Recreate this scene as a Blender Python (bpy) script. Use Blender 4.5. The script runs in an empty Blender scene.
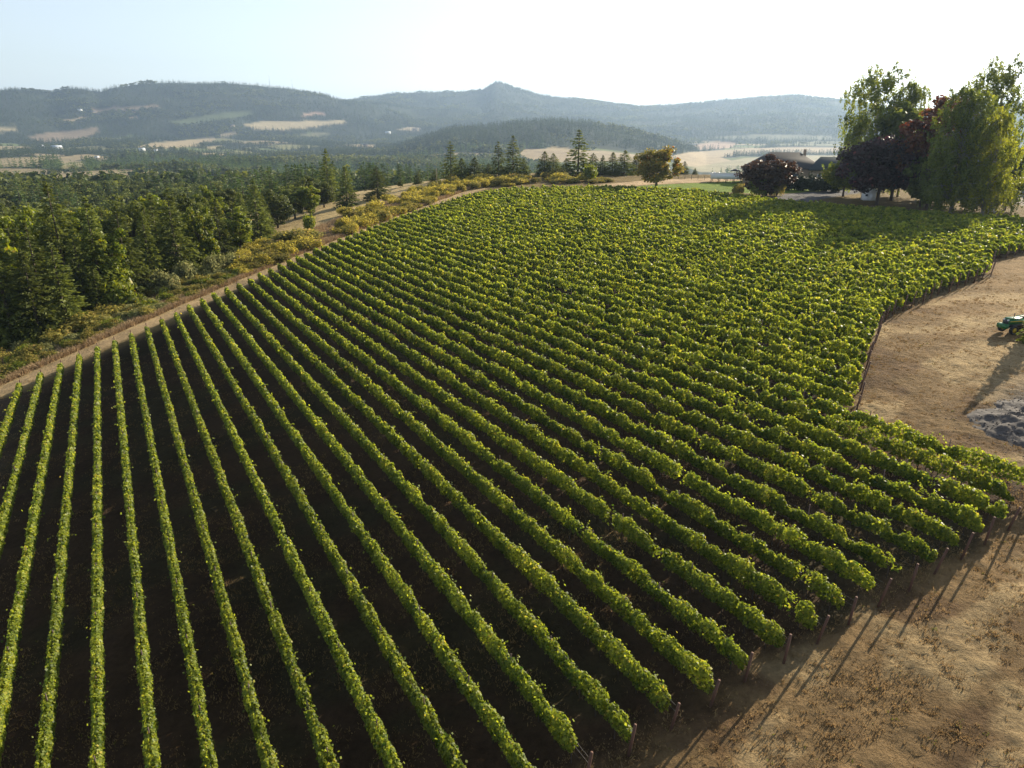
import bpy, math, random
import numpy as np

# ------------------------------------------------------------------ camera, sky, sun, exposure
SC = bpy.context.scene
COL = SC.collection
R = math.radians
FPX, HORIZON = 720.0, 125.0
PITCH = math.atan((384 - HORIZON) / FPX)
cam_d = bpy.data.cameras.new("camera")
cam_d.sensor_width = 36.0
cam_d.lens = 36.0 * FPX / 1024
cam_d.clip_start, cam_d.clip_end = 0.5, 40000
cam = bpy.data.objects.new("camera", cam_d)
COL.objects.link(cam)
cam.location = (0, 0, 0)
cam.rotation_euler = (math.pi / 2 - PITCH, 0, 0)
SC.camera = cam

SUN_EL = 22.5
SUN_AZ = 46.0            # degrees clockwise from +Y (view direction): ahead and to the right
world = bpy.data.worlds.new("World")
SC.world = world
world.use_nodes = True
wn = world.node_tree
bg = wn.nodes["Background"]
sky = wn.nodes.new("ShaderNodeTexSky")
sky.sky_type = 'NISHITA'
sky.sun_disc = False
sky.sun_elevation = R(SUN_EL)
sky.sun_rotation = R(SUN_AZ)
sky.air_density = 1.0
sky.dust_density = 0.5
sky.ozone_density = 3.0
hsv = wn.nodes.new("ShaderNodeHueSaturation")
hsv.inputs['Saturation'].default_value = 0.52
wn.links.new(sky.outputs[0], hsv.inputs['Color'])
wn.links.new(hsv.outputs[0], bg.inputs[0])
bg.inputs[1].default_value = 0.090

sun_d = bpy.data.lights.new("sun", 'SUN')
sun_d.energy = 5.0
sun_d.angle = R(0.5)
sun_d.color = (1.0, 0.87, 0.66)
sun = bpy.data.objects.new("sun", sun_d)
COL.objects.link(sun)
sun.rotation_euler = (math.pi / 2 - R(SUN_EL), 0, math.pi - R(SUN_AZ))
SC.view_settings.view_transform = 'Standard'
SC.view_settings.look = 'None'
SC.view_settings.exposure = 1.15
SC.view_settings.gamma = 1.0
SC.view_settings.use_curve_mapping = False
SC.render.engine = 'CYCLES'
cy = SC.cycles
cy.use_denoising = True
cy.max_bounces = 6
cy.diffuse_bounces = 2
cy.glossy_bounces = 2
cy.transmission_bounces = 3
cy.volume_bounces = 0
cy.transparent_max_bounces = 4
cy.sample_clamp_indirect = 4.0
cy.use_adaptive_sampling = False
HAZE_DENSITY = 6.9e-5

rng = np.random.default_rng(11)
random.seed(5)

# ------------------------------------------------------------------ terrain model (metres, camera at the origin)
PSI = 0.5017109
CP, SP = math.cos(PSI), math.sin(PSI)
VINE_C, VINE_S = -4.8339, 2.4           # lateral place of row 0 and the row spacing
def to_uv(x, y): return -SP * x + CP * y, CP * x + SP * y
def to_xy(u, v): return -SP * u + CP * v, CP * u + SP * v
def smooth(t):
    t = np.clip(t, 0, 1); return t * t * (3 - 2 * t)
def hash2(i, j, s):
    n = np.sin(i * 127.1 + j * 311.7 + s * 74.7) * 43758.5453
    return n - np.floor(n)
def vnoise(x, y, s=0):
    i, j = np.floor(x), np.floor(y)
    fx, fy = x - i, y - j
    fx, fy = fx * fx * (3 - 2 * fx), fy * fy * (3 - 2 * fy)
    a, b, c, d = hash2(i, j, s), hash2(i + 1, j, s), hash2(i, j + 1, s), hash2(i + 1, j + 1, s)
    return (a * (1 - fx) + b * fx) * (1 - fy) + (c * (1 - fx) + d * fx) * fy
def fbm(x, y, s=0, o=4):
    t, a, n = 0, 1.0, 0
    for k in range(o):
        t = t + a * (vnoise(x, y, s + k) - .5) * 2; n += a; a *= .5; x = x * 2.03; y = y * 2.03
    return t / n
def ray(px, py):
    a = (np.asarray(px, float) - 512) / FPX; b = (np.asarray(py, float) - 384) / FPX
    return a, math.cos(PITCH) - b * math.sin(PITCH) + 0 * a, -math.sin(PITCH) - b * math.cos(PITCH) + 0 * a
def project(x, y, z):
    f = y * math.cos(PITCH) - z * math.sin(PITCH); up = y * math.sin(PITCH) + z * math.cos(PITCH)
    f = np.where(f > .1, f, .1)
    return 512 + FPX * x / f, 384 - FPX * up / f
def column_az(px):
    X, Y, Z = ray(px, HORIZON + 10); return np.arctan2(X, Y)
def elev(px, py):
    X, Y, Z = ray(px, py); return Z / np.hypot(X, Y)

RIDGE_A = [(-400, 92), (-200, 90), (0, 87), (30, 85), (60, 89), (75, 85), (95, 85), (106, 88), (120, 84), (150, 81), (190, 79), (230, 80), (270, 84), (300, 88), (330, 93), (355, 98), (385, 103), (430, 116), (470, 128), (600, 140), (1500, 140)]
RIDGE_B = [(-400, 112), (250, 112), (330, 102), (365, 97), (400, 93), (440, 91.5), (470, 89.5), (484, 87), (490, 82.5), (496, 79), (503, 80), (512, 83.5), (530, 88), (543, 93.5), (580, 98), (620, 103), (645, 106), (670, 104), (700, 102), (730, 98), (760, 95), (790, 94), (820, 97), (850, 101), (880, 106), (940, 108), (1000, 101), (1024, 103), (1400, 100)]
RIDGE_C = [(-400, 175), (330, 165), (370, 152), (420, 136), (450, 126), (490, 121), (520, 117), (545, 115), (570, 117), (600, 122), (630, 127), (660, 134), (690, 144), (720, 154), (760, 170), (1500, 175)]
ic = lambda c, x: np.interp(x, [p[0] for p in c], [p[1] for p in c])
T_PX = np.linspace(-500, 1500, 501)
T_AZ = column_az(T_PX)
T_R = np.array([200, 350, 500, 700, 1200, 1800, 2300, 2650, 3000, 3350, 3800, 4300, 4900, 5600, 6200, 7000, 8000, 9500.])
T_Z = np.zeros((len(T_PX), len(T_R)))
for i, x in enumerate(T_PX):
    rt = smooth((x - 480) / 160)
    base_l = np.array([-46, -50, -51, -58, -79, -93, -100, -100, -97, -92, -82, -62])
    base_r = np.array([-40, -58, -74, -90, -104, -110, -110, -109, -108, -106, -102, -96])
    base = base_l * (1 - rt) + base_r * rt
    zc = elev(x, ic(RIDGE_C, x)) * 3000 - 17
    for k, g in ((6, .35), (7, .8), (8, 1.0), (9, .7), (10, .25)):
        base[k] += max(0, zc - base[8] if k != 8 else zc - base[8]) * g if zc > base[8] else 0
    zb = elev(x, ic(RIDGE_B, x)) * 7000 - 18
    za = elev(x, ic(RIDGE_A, x)) * 5600 - 17
    za = max(za, .42 * zb - 40)
    zm = base[11] + .45 * (max(za, base[11]) - base[11])
    T_Z[i] = list(base) + [zm, za, .5 * (za * .8 + zb * .75), zb, zb * .6, zb * .3]
def z_far(x, y):
    r = np.hypot(x, y); az = np.arctan2(x, y)
    fi = np.interp(az, T_AZ, np.arange(len(T_AZ))); fj = np.interp(np.log(np.maximum(r, 1)), np.log(T_R), np.arange(len(T_R)))
    i = np.minimum(fi.astype(int), len(T_AZ) - 2); j = np.minimum(fj.astype(int), len(T_R) - 2)
    a, b = fi - i, fj - j
    z = (T_Z[i, j] * (1 - a) + T_Z[i + 1, j] * a) * (1 - b) + (T_Z[i, j + 1] * (1 - a) + T_Z[i + 1, j + 1] * a) * b
    z = z + smooth((r - 3200) / 2200) * 26 * fbm(x / 700, y / 700, 3, 3) + smooth((r - 380) / 400) * (5 + 15 * smooth((-.02 - np.arctan2(x, y)) / .15)) * fbm(x / 300, y / 300, 9, 2)
    return z
def bound_w(u, v): return (u - 128) * .77 - (v + 5) * .64        # metres beyond the field's far-left border
def z_near(u, v):
    uu = np.clip(u / 100, -.6, 2.6)
    vm = (14.51 + 2.216 * uu) / 10.65
    vv = np.clip(v / 100, -1.2, None); vv = np.minimum(vv, vm)
    return -27.39 + 14.51 * vv - 5.325 * vv * vv - 3.005 * uu + 2.2157 * uu * vv + .034 * uu * uu - 1.4
def H(x, y):
    x = np.asarray(x, float); y = np.asarray(y, float)
    u, v = to_uv(x, y)
    r = np.hypot(x, y)
    zn = z_near(u, v)
    e1 = bound_w(u, v) - 12
    e1 = np.where(y > 20, e1, 0)
    t1 = smooth(e1 / 300); t2 = smooth((r - 275) / 320)
    t = 1 - (1 - t1) * (1 - t2)
    return zn * (1 - t) + z_far(x, y) * t + .12 * fbm(x / 3.1, y / 3.1, 21, 2) * (r < 400)
def ground_at(px, py, lift=0.0, tmax=3500):
    """the ground point that the pixel shows"""
    X, Y, Z = ray(px, py)
    ts = np.geomspace(15, tmax, 900)
    sh = np.shape(X)
    X, Y, Z = np.ravel(X), np.ravel(Y), np.ravel(Z)
    P = Z[:, None] * ts - H(X[:, None] * ts, Y[:, None] * ts) - lift
    k = np.argmax(P < 0, axis=1); k = np.where(P.min(1) < 0, np.maximum(k, 1), len(ts) - 1)
    a, b = ts[k - 1], ts[k]
    for _ in range(25):
        m = (a + b) / 2
        neg = Z * m - H(X * m, Y * m) - lift < 0
        b = np.where(neg, m, b); a = np.where(neg, a, m)
    return (X * b).reshape(sh), (Y * b).reshape(sh), b.reshape(sh)
def at_column(px, dist):
    """a ground point in the direction of a pixel column, DIST metres off"""
    az = column_az(px); x, y = dist * np.sin(az), dist * np.cos(az)
    return float(x), float(y), float(H(x, y))
def top_height(px, py, x, y):
    return float(elev(px, py) * np.hypot(x, y) - H(x, y))
def inside(px, py, poly):
    px, py = np.asarray(px), np.asarray(py)
    c = np.zeros(np.broadcast(px, py).shape, bool)
    n = len(poly)
    for i in range(n):
        x1, y1 = poly[i]; x2, y2 = poly[i - 1]
        if y1 == y2: continue
        c ^= ((y1 > py) != (y2 > py)) & (px < (x2 - x1) * (py - y1) / (y2 - y1) + x1)
    return c
def poly_dist(px, py, poly):
    d = np.full(np.shape(px), 1e9)
    for i in range(len(poly)):
        ax, ay = poly[i - 1]; bx, by = poly[i]
        dx, dy = bx - ax, by - ay
        t = np.clip(((px - ax) * dx + (py - ay) * dy) / (dx * dx + dy * dy + 1e-9), 0, 1)
        d = np.minimum(d, np.hypot(px - ax - t * dx, py - ay - t * dy))
    return np.where(inside(px, py, poly), -d, d)
def uv_poly(pix, lift=0.0):
    x, y, _ = ground_at([p[0] for p in pix], [p[1] for p in pix], lift)
    u, v = to_uv(x, y); return list(zip(u.tolist(), v.tolist()))

# outline of the vineyard in (u, v)
ROW_TOPS = [(20, 384), (61, 363), (98, 346), (130.5, 334), (174, 314), (213, 294), (247.5, 280), (288, 261), (322, 246), (353, 234), (381, 223), (404, 215), (428, 207), (452, 199), (478, 192), (500, 188), (570, 185.5), (640, 187), (700, 190), (765, 193), (800, 201), (850, 205), (905, 210), (960, 214), (1024, 217), (1150, 222)]
FIELD = uv_poly(ROW_TOPS, 1.5)
FIELD = [(FIELD[0][0] + 4, -22)] + FIELD
UL = [(b, a) for a, b in uv_poly([(1085, 241), (1024, 248), (991, 255), (989, 269), (930, 291), (880, 314), (866, 350), (853, 402)], .9)]
vlast = FIELD[-1][1]
FIELD += [(76, vlast + 3)] + [(u, v) for v, u in UL if v < vlast] + [(36, 52.0), (19.8, 52.0), (19.8, -22)]

# ------------------------------------------------------------------ mesh and material helpers
def link(o, parent=None):
    COL.objects.link(o)
    if parent is not None: o.parent = parent
    return o
def mesh_np(name, V, F, mats, tint=None, color=None, smooth_shade=False, mat_idx=None):
    """V (n,3); F (m,k) with equal corner counts, or a list of such arrays"""
    me = bpy.data.meshes.new(name)
    Fs = F if isinstance(F, list) else [F]
    Fs = [np.asarray(f, np.int32) for f in Fs if len(f)]
    V = np.asarray(V, np.float32)
    nl = sum(f.size for f in Fs); nf = sum(len(f) for f in Fs)
    me.vertices.add(len(V)); me.vertices.foreach_set('co', V.ravel())
    me.loops.add(nl); me.loops.foreach_set('vertex_index', np.concatenate([f.ravel() for f in Fs]))
    me.polygons.add(nf)
    sizes = np.concatenate([np.full(len(f), f.shape[1], np.int32) for f in Fs])
    me.polygons.foreach_set('loop_start', np.concatenate([[0], np.cumsum(sizes)[:-1]]).astype(np.int32))
    if smooth_shade: me.polygons.foreach_set('use_smooth', np.ones(nf, bool))
    if mat_idx is not None: me.polygons.foreach_set('material_index', np.asarray(mat_idx, np.int32))
    for m in (mats if isinstance(mats, (list, tuple)) else [mats]): me.materials.append(m)
    if tint is not None:
        a = me.attributes.new('tint', 'FLOAT', 'FACE'); a.data.foreach_set('value', np.asarray(tint, np.float32))
    if color is not None:
        a = me.attributes.new('ground_colour', 'FLOAT_COLOR', 'POINT')
        a.data.foreach_set('color', np.concatenate([color, np.ones((len(color), 1))], 1).astype(np.float32).ravel())
    me.update(calc_edges=True)
    return me
def obj(name, me, parent=None, loc=(0, 0, 0), rot=(0, 0, 0), scale=1.0):
    o = bpy.data.objects.new(name, me); link(o, parent)
    o.location = loc; o.rotation_euler = rot
    o.scale = scale if isinstance(scale, (tuple, list)) else (scale,) * 3
    return o
def tag(o, label=None, cat=None, group=None, kind=None):
    if label: o['label'] = label
    if cat: o['category'] = cat
    if group: o['group'] = group
    if kind: o['kind'] = kind
    return o
def thing(name, label, cat, loc=(0, 0, 0), rz=0.0, group=None, scale=1.0):
    o = bpy.data.objects.new(name, None); link(o)
    o.location = loc; o.rotation_euler = (0, 0, rz)
    o.scale = scale if isinstance(scale, (tuple, list)) else (scale,) * 3
    o.empty_display_size = .3
    return tag(o, label, cat, group)
class Build:
    """collects boxes, tubes and sheets into one mesh"""
    def __init__(s): s.V = []; s.Q = []; s.T = []; s.n = 0
    def add(s, V, Q=(), T=()):
        V = np.asarray(V, float)
        if len(Q): s.Q.append(np.asarray(Q) + s.n)
        if len(T): s.T.append(np.asarray(T) + s.n)
        s.V.append(V); s.n += len(V)
    def box(s, c, d, rz=0, rx=0, bev=0.0, taper=1.0):
        x, y, z = d[0] / 2, d[1] / 2, d[2] / 2
        P = []
        e = min(bev, x * .4, y * .4, z * .4)
        if e > 0:
            for zz, ins in ((-z, e), (-z + e, 0), (z - e, 0), (z, e)):
                t = taper if zz > 0 else 1
                for sx, sy in ((-1, -1), (1, -1), (1, 1), (-1, 1)): P.append((sx * (x - ins) * t, sy * (y - ins) * t, zz))
            Q = [(3, 2, 1, 0), (12, 13, 14, 15)] + [(4 * l + a, 4 * l + (a + 1) % 4, 4 * l + 4 + (a + 1) % 4, 4 * l + 4 + a) for l in range(3) for a in range(4)]
        else:
            for zz in (-z, z):
                t = taper if zz > 0 else 1
                for sx, sy in ((-1, -1), (1, -1), (1, 1), (-1, 1)): P.append((sx * x * t, sy * y * t, zz))
            Q = [(3, 2, 1, 0), (4, 5, 6, 7)] + [(a, (a + 1) % 4, 4 + (a + 1) % 4, 4 + a) for a in range(4)]
        P = np.array(P)
        if rx:
            c_, s_ = math.cos(rx), math.sin(rx); P = P @ np.array([[1, 0, 0], [0, c_, s_], [0, -s_, c_]])
        c_, s_ = math.cos(rz), math.sin(rz)
        P = P @ np.array([[c_, s_, 0], [-s_, c_, 0], [0, 0, 1]]) + np.array(c)
        s.add(P, Q); return s
    def tube(s, pts, rad, n=6, cap=True):
        pts = np.asarray(pts, float); m = len(pts)
        rad = np.broadcast_to(np.asarray(rad, float), (m,))
        d = np.gradient(pts, axis=0); d /= np.linalg.norm(d, axis=1)[:, None] + 1e-9
        ref = np.where(np.abs(d[:, 2:3]) > .9, np.array([[1., 0, 0]]), np.array([[0, 0, 1.]]))
        a = np.cross(d, ref); a /= np.linalg.norm(a, axis=1)[:, None] + 1e-9
        b = np.cross(d, a)
        th = np.arange(n) * 2 * math.pi / n
        P = pts[:, None] + rad[:, None, None] * (np.cos(th)[None, :, None] * a[:, None] + np.sin(th)[None, :, None] * b[:, None])
        Q = [(i * n + k, i * n + (k + 1) % n, (i + 1) * n + (k + 1) % n, (i + 1) * n + k) for i in range(m - 1) for k in range(n)]
        P = P.reshape(-1, 3)
        T = []
        if cap:
            P = np.concatenate([P, pts[:1], pts[-1:]]); e = m * n
            T = [(e, (k + 1) % n, k) for k in range(n)] + [(e + 1, (m - 1) * n + k, (m - 1) * n + (k + 1) % n) for k in range(n)]
        s.add(P, Q, T); return s
    def cyl(s, c, r, w, axis='y', n=20):
        c = np.array(c, float); v = {'x': (1, 0, 0), 'y': (0, 1, 0), 'z': (0, 0, 1)}[axis]
        v = np.array(v) * w / 2
        return s.tube([c - v, c + v], [r, r], n)
    def build(s, name, mat, parent=None, smooth_shade=False, **k):
        F = []
        if s.Q: F.append(np.concatenate(s.Q))
        if s.T: F.append(np.concatenate(s.T))
        return obj(name, mesh_np(name, np.concatenate(s.V), F, mat, smooth_shade=smooth_shade), parent, **k)

def nodes(name):
    m = bpy.data.materials.new(name); m.use_nodes = True
    nt = m.node_tree; b = nt.nodes['Principled BSDF']
    return m, nt, b
def mat_plain(name, rgb, rough=.7, var=.25, scale=3.0, metal=0.0, bump=.0):
    m, nt, b = nodes(name)
    tc = nt.nodes.new('ShaderNodeTexCoord'); no = nt.nodes.new('ShaderNodeTexNoise')
    no.inputs['Scale'].default_value = scale; no.inputs['Detail'].default_value = 6
    nt.links.new(tc.outputs['Object'], no.inputs['Vector'])
    mx = nt.nodes.new('ShaderNodeMix'); mx.data_type = 'RGBA'
    mx.inputs[6].default_value = tuple(c * (1 - var) for c in rgb) + (1,)
    mx.inputs[7].default_value = tuple(min(1, c * (1 + var)) for c in rgb) + (1,)
    nt.links.new(no.outputs['Fac'], mx.inputs[0]); nt.links.new(mx.outputs[2], b.inputs['Base Color'])
    b.inputs['Roughness'].default_value = rough; b.inputs['Metallic'].default_value = metal
    if bump:
        bp = nt.nodes.new('ShaderNodeBump'); bp.inputs['Strength'].default_value = bump; bp.inputs['Distance'].default_value = .05
        nt.links.new(no.outputs['Fac'], bp.inputs['Height']); nt.links.new(bp.outputs[0], b.inputs['Normal'])
    return m
def mat_leaf(name, dark, light, accent=None, accent_at=.93, trans=.35, trans_gain=1.6, rough=.5, obj_var=.25, spec=.35):
    """leaf: face attribute 'tint' picks the leaf's own colour, the object's random number shifts its value"""
    m, nt, b = nodes(name)
    L = nt.links
    at = nt.nodes.new('ShaderNodeAttribute'); at.attribute_name = 'tint'
    cr = nt.nodes.new('ShaderNodeValToRGB')
    e = cr.color_ramp.elements
    e[0].position = 0.0; e[0].color = (*dark, 1); e[1].position = accent_at - .06 if accent else 1.0; e[1].color = (*light, 1)
    if accent:
        n = cr.color_ramp.elements.new(accent_at); n.color = (*accent, 1)
    L.new(at.outputs['Fac'], cr.inputs[0])
    oi = nt.nodes.new('ShaderNodeObjectInfo')
    mr = nt.nodes.new('ShaderNodeMapRange'); mr.inputs[3].default_value = 1 - obj_var; mr.inputs[4].default_value = 1 + obj_var
    L.new(oi.outputs['Random'], mr.inputs[0])
    hs = nt.nodes.new('ShaderNodeHueSaturation')
    L.new(mr.outputs[0], hs.inputs['Value']); L.new(cr.outputs[0], hs.inputs['Color'])
    L.new(hs.outputs[0], b.inputs['Base Color'])
    b.inputs['Roughness'].default_value = rough
    b.inputs['Specular IOR Level'].default_value = spec
    tr = nt.nodes.new('ShaderNodeBsdfTranslucent')
    h2 = nt.nodes.new('ShaderNodeHueSaturation'); h2.inputs['Value'].default_value = trans_gain; h2.inputs['Saturation'].default_value = 1.08; h2.inputs['Hue'].default_value = .487
    L.new(hs.outputs[0], h2.inputs['Color']); L.new(h2.outputs[0], tr.inputs['Color'])
    ms = nt.nodes.new('ShaderNodeMixShader'); ms.inputs[0].default_value = trans
    L.new(b.outputs[0], ms.inputs[1]); L.new(tr.outputs[0], ms.inputs[2])
    L.new(ms.outputs[0], nt.nodes['Material Output'].inputs['Surface'])
    return m
M = {}
M['vine_leaf'] = mat_leaf('vine_leaf', (.030, .066, .009), (.240, .268, .036), (.34, .28, .05), .987, .45, 2.4, .5, .10, .25)
M['fir'] = mat_leaf('fir_needles', (.022, .040, .010), (.16, .185, .036), None, 1, .30, 1.7, .6, .35, .2)
M['fir_mid'] = mat_leaf('fir_needles_mid', (.022, .046, .014), (.10, .145, .036), None, 1, .25, 1.6, .6, .4, .2)
M['oak'] = mat_leaf('oak_leaf', (.034, .054, .012), (.165, .185, .038), None, 1, .32, 1.8, .6, .35, .2)
M['yellow_green'] = mat_leaf('yellow_green_leaf', (.055, .090, .010), (.22, .245, .026), (.40, .30, .03), .975, .40, 1.8, .5, .2, .3)
M['autumn'] = mat_leaf('autumn_leaf', (.085, .095, .018), (.25, .20, .035), (.36, .15, .02), .90, .42, 1.8, .5, .1, .2)
M['plum'] = mat_leaf('plum_leaf', (.016, .009, .011), (.055, .022, .024), (.20, .05, .045), .96, .25, 1.8, .5, .1, .3)
M['beech'] = mat_leaf('copper_leaf', (.045, .018, .010), (.19, .065, .026), (.24, .15, .02), .9, .38, 1.8, .5, .1, .3)
M['birch'] = mat_leaf('birch_leaf', (.036, .060, .012), (.165, .195, .030), (.26, .25, .03), .96, .45, 2.3, .5, .12, .3)
M['bronze'] = mat_leaf('bronze_leaf', (.030, .018, .014), (.10, .052, .022), (.17, .12, .03), .95, .25, 1.5, .5, .1, .2)
M['sage'] = mat_leaf('sage_leaf', (.11, .125, .045), (.36, .35, .14), (.42, .36, .16), .95, .35, 1.5, .7, .25, .1)
M['bramble'] = mat_leaf('bramble_leaf', (.085, .095, .022), (.32, .28, .07), (.42, .30, .10), .9, .38, 1.6, .7, .3, .1)
M['gold_brush'] = mat_leaf('gold_brush_leaf', (.15, .145, .026), (.47, .41, .085), (.5, .40, .15), .93, .48, 1.7, .7, .25, .1)
M['red_leaf'] = mat_leaf('red_leaf', (.2, .05, .03), (.42, .12, .06), None, 1, .3, 1.4, .5, .1, .2)
M['straw'] = mat_leaf('straw', (.24, .165, .085), (.50, .37, .21), None, 1, .2, 1.2, .7, .1, .1)
M['stubble'] = mat_leaf('stubble', (.16, .11, .05), (.36, .26, .125), (.14, .16, .03), .985, .3, 1.4, .8, .0, .1)
M['bark'] = mat_plain('bark', (.075, .055, .04), .9, .4, 4)
M['pale_bark'] = mat_plain('pale_bark', (.27, .25, .22), .8, .3, 3)
M['vine_bark'] = mat_plain('vine_bark', (.06, .042, .03), .9, .4, 6)
M['post_wood'] = mat_plain('post_wood', (.11, .055, .035), .85, .35, 6)
M['post_steel'] = mat_plain('post_rusty_steel', (.10, .06, .045), .7, .3, 6)
M['wire'] = mat_plain('wire', (.20, .19, .175), .7, .1, 4)

# ------------------------------------------------------------------ ground
def mat_ground():
    m, nt, b = nodes('ground_cover'); L = nt.links
    at = nt.nodes.new('ShaderNodeAttribute'); at.attribute_name = 'ground_colour'
    ge = nt.nodes.new('ShaderNodeNewGeometry')
    def noise(sc, det=6, rough=.6):
        n = nt.nodes.new('ShaderNodeTexNoise'); n.inputs['Scale'].default_value = sc; n.inputs['Detail'].default_value = det; n.inputs['Roughness'].default_value = rough
        L.new(ge.outputs['Position'], n.inputs['Vector']); return n
    n1, n2, n3 = noise(.35), noise(2.6, 8, .7), noise(.06)
    def math_(op, a, bb, v=None):
        n = nt.nodes.new('ShaderNodeMath'); n.operation = op
        for i, q in enumerate((a, bb)):
            if isinstance(q, (int, float)): n.inputs[i].default_value = q
            else: L.new(q, n.inputs[i])
        return n.outputs[0]
    s = math_('ADD', math_('MULTIPLY', n1.outputs['Fac'], 1.0), math_('MULTIPLY', n2.outputs['Fac'], 1.3))
    s = math_('ADD', s, math_('MULTIPLY', n3.outputs['Fac'], .7))
    mr = nt.nodes.new('ShaderNodeMapRange'); mr.inputs[1].default_value = 1.05; mr.inputs[2].default_value = 1.95; mr.inputs[3].default_value = .45; mr.inputs[4].default_value = 1.55
    L.new(s, mr.inputs[0])
    vm = nt.nodes.new('ShaderNodeVectorMath'); vm.operation = 'SCALE'
    L.new(at.outputs['Color'], vm.inputs[0]); L.new(mr.outputs[0], vm.inputs['Scale'])
    L.new(vm.outputs[0], b.inputs['Base Color'])
    b.inputs['Roughness'].default_value = .95; b.inputs['Specular IOR Level'].default_value = .1
    bp = nt.nodes.new('ShaderNodeBump'); bp.inputs['Strength'].default_value = 1.0; bp.inputs['Distance'].default_value = .45
    L.new(math_('ADD', math_('MULTIPLY', n2.outputs['Fac'], .8), n1.outputs['Fac']), bp.inputs['Height'])
    L.new(bp.outputs[0], b.inputs['Normal'])
    return m
M['ground'] = mat_ground()

SOIL = np.array((.068, .043, .024)); DIRT = np.array((.205, .136, .064)); TRACK = np.array((.36, .26, .14))
DRYG = np.array((.38, .29, .14)); LAWN = np.array((.14, .20, .024)); GOLD = np.array((.16, .115, .045))
ASPH = np.array((.13, .125, .125)); FLOOR = np.array((.035, .032, .015)); FIELDTAN = np.array((.40, .29, .17)); GRAVEL = np.array((.30, .26, .22))
xy_poly = lambda pix: [(float(a), float(b)) for a, b in zip(*ground_at([p[0] for p in pix], [p[1] for p in pix])[:2])]
LAWN_P = xy_poly([(612, 188.5), (640, 186), (700, 183), (745, 180.5), (800, 180.5), (850, 181.5), (866, 185), (840, 189.5), (800, 192.5), (772, 194), (700, 191.5)])
DRIVE_P = xy_poly([(768, 198), (785, 194), (838, 190), (880, 187), (884, 190), (846, 195), (800, 203), (776, 203)])
ROAD_P = xy_poly([(955, 187), (972, 184), (1000, 190), (1060, 204), (1060, 213), (1020, 205)])
TAN_P = xy_poly([(585, 188), (600, 184.5), (660, 179.5), (745, 177.5), (745, 180.5), (700, 182.5), (640, 185.5), (612, 188.5)])
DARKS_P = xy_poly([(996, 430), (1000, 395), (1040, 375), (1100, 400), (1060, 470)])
US = np.concatenate([np.arange(-60, 0, 1.0), np.arange(0, 44, .25), np.arange(44, 331, 1.0)]); VS = np.concatenate([np.arange(-110, 6, 1.0), np.arange(6, 84, .3), np.arange(84, 331, 1.0)])
gu, gv = np.meshgrid(US, VS, indexing='ij')
gx, gy = to_xy(gu, gv)
gz = H(gx, gy)
gw = bound_w(gu, gv)
fd = poly_dist(gu, gv, FIELD) + 1.0 * fbm(gu / 2.3, gv / 2.3, 5, 2)
big = fbm(gu / 18, gv / 18, 31, 3)[..., None]
colr = GOLD * (1 + .2 * big)
def paint(mask, c): 
    global colr
    mask = np.clip(mask, 0, 1)[..., None]; colr = colr * (1 - mask) + c * mask
klass = np.zeros(gu.shape, int)
# yard on the camera side of the rows
yard = (gu < 75) & (gu < 20 + np.maximum(0, gv - 20) * .9)
soft = lambda d, w=1.5: smooth(.5 - d / w)
yard_m = smooth((90 - gu) / 30)
clod = np.maximum(0, fbm(gu / .9, gv / .55, 101, 4) - .05) * .22 + np.abs(fbm(gu / .5, gv / .33, 111, 2)) * .07 - .05 * np.exp(-((np.abs(gu - 11.5 - .5 * np.sin(gv / 9)) - .9) / .22) ** 2)
gz = gz + clod * smooth((44 - gu) / 4) * smooth((gu - 0) / 2) * smooth((gv - 7) / 3) * smooth((82 - gv) / 4) * smooth(fd / 3 + .6)
paint(yard_m, DIRT * (1 + .22 * big)); klass[yard_m > .5] = 1
brown = smooth((fbm(gu / 5, gv / 3.5, 77, 4) - .12) / .25)
paint(yard_m * brown * .8, np.array((.115, .07, .035)))
paint(yard_m * smooth((fbm(gu / 3.2, gv / 5.5, 177, 4) - .08) / .2) * .6, np.array((.42, .31, .16)))
left_m = smooth((gw + 3) / 3) * smooth((gv + 200) / 10)
lm = left_m * (gu > 60)
paint(lm, DRYG * (1 + .25 * big)); klass[lm > .5] = 3
tr_m = smooth((gw + 3) / 2) * smooth((4.0 - gw) / 2) * (gu > 60) * smooth((235 - gu) / 20)
paint(tr_m, TRACK * (1 + .15 * big)); klass[(tr_m > .5)] = 2
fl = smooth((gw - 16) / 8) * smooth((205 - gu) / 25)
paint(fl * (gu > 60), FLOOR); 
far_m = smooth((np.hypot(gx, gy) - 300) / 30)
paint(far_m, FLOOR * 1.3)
paint(soft(fd, 2.2), SOIL * (1 + .25 * big)); klass[fd < 0] = 4
alley_grass = smooth((fbm(gu / 6, gv / 6, 55, 3) - .05) / .3) * soft(fd, 2.2) * .55
paint(alley_grass, np.array((.050, .048, .022)))
def poly_paint(P, c, k, w=1.5):
    d = poly_dist(gx, gy, P); paint(soft(d, w), c * (1 + .12 * big)); klass[d < 0] = k
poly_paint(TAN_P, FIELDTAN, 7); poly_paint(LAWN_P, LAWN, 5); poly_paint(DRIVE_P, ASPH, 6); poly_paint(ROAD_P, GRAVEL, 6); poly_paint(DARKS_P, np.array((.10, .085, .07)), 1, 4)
nu, nv = gu.shape
idx = np.arange(nu * nv).reshape(nu, nv)
quads = np.stack([idx[:-1, :-1], idx[1:, :-1], idx[1:, 1:], idx[:-1, 1:]], -1).reshape(-1, 4)[:, ::-1]
kq = klass[:-1, :-1].ravel()
GV = np.stack([gx, gy, gz], -1).reshape(-1, 3); GC = colr.reshape(-1, 3)
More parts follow.
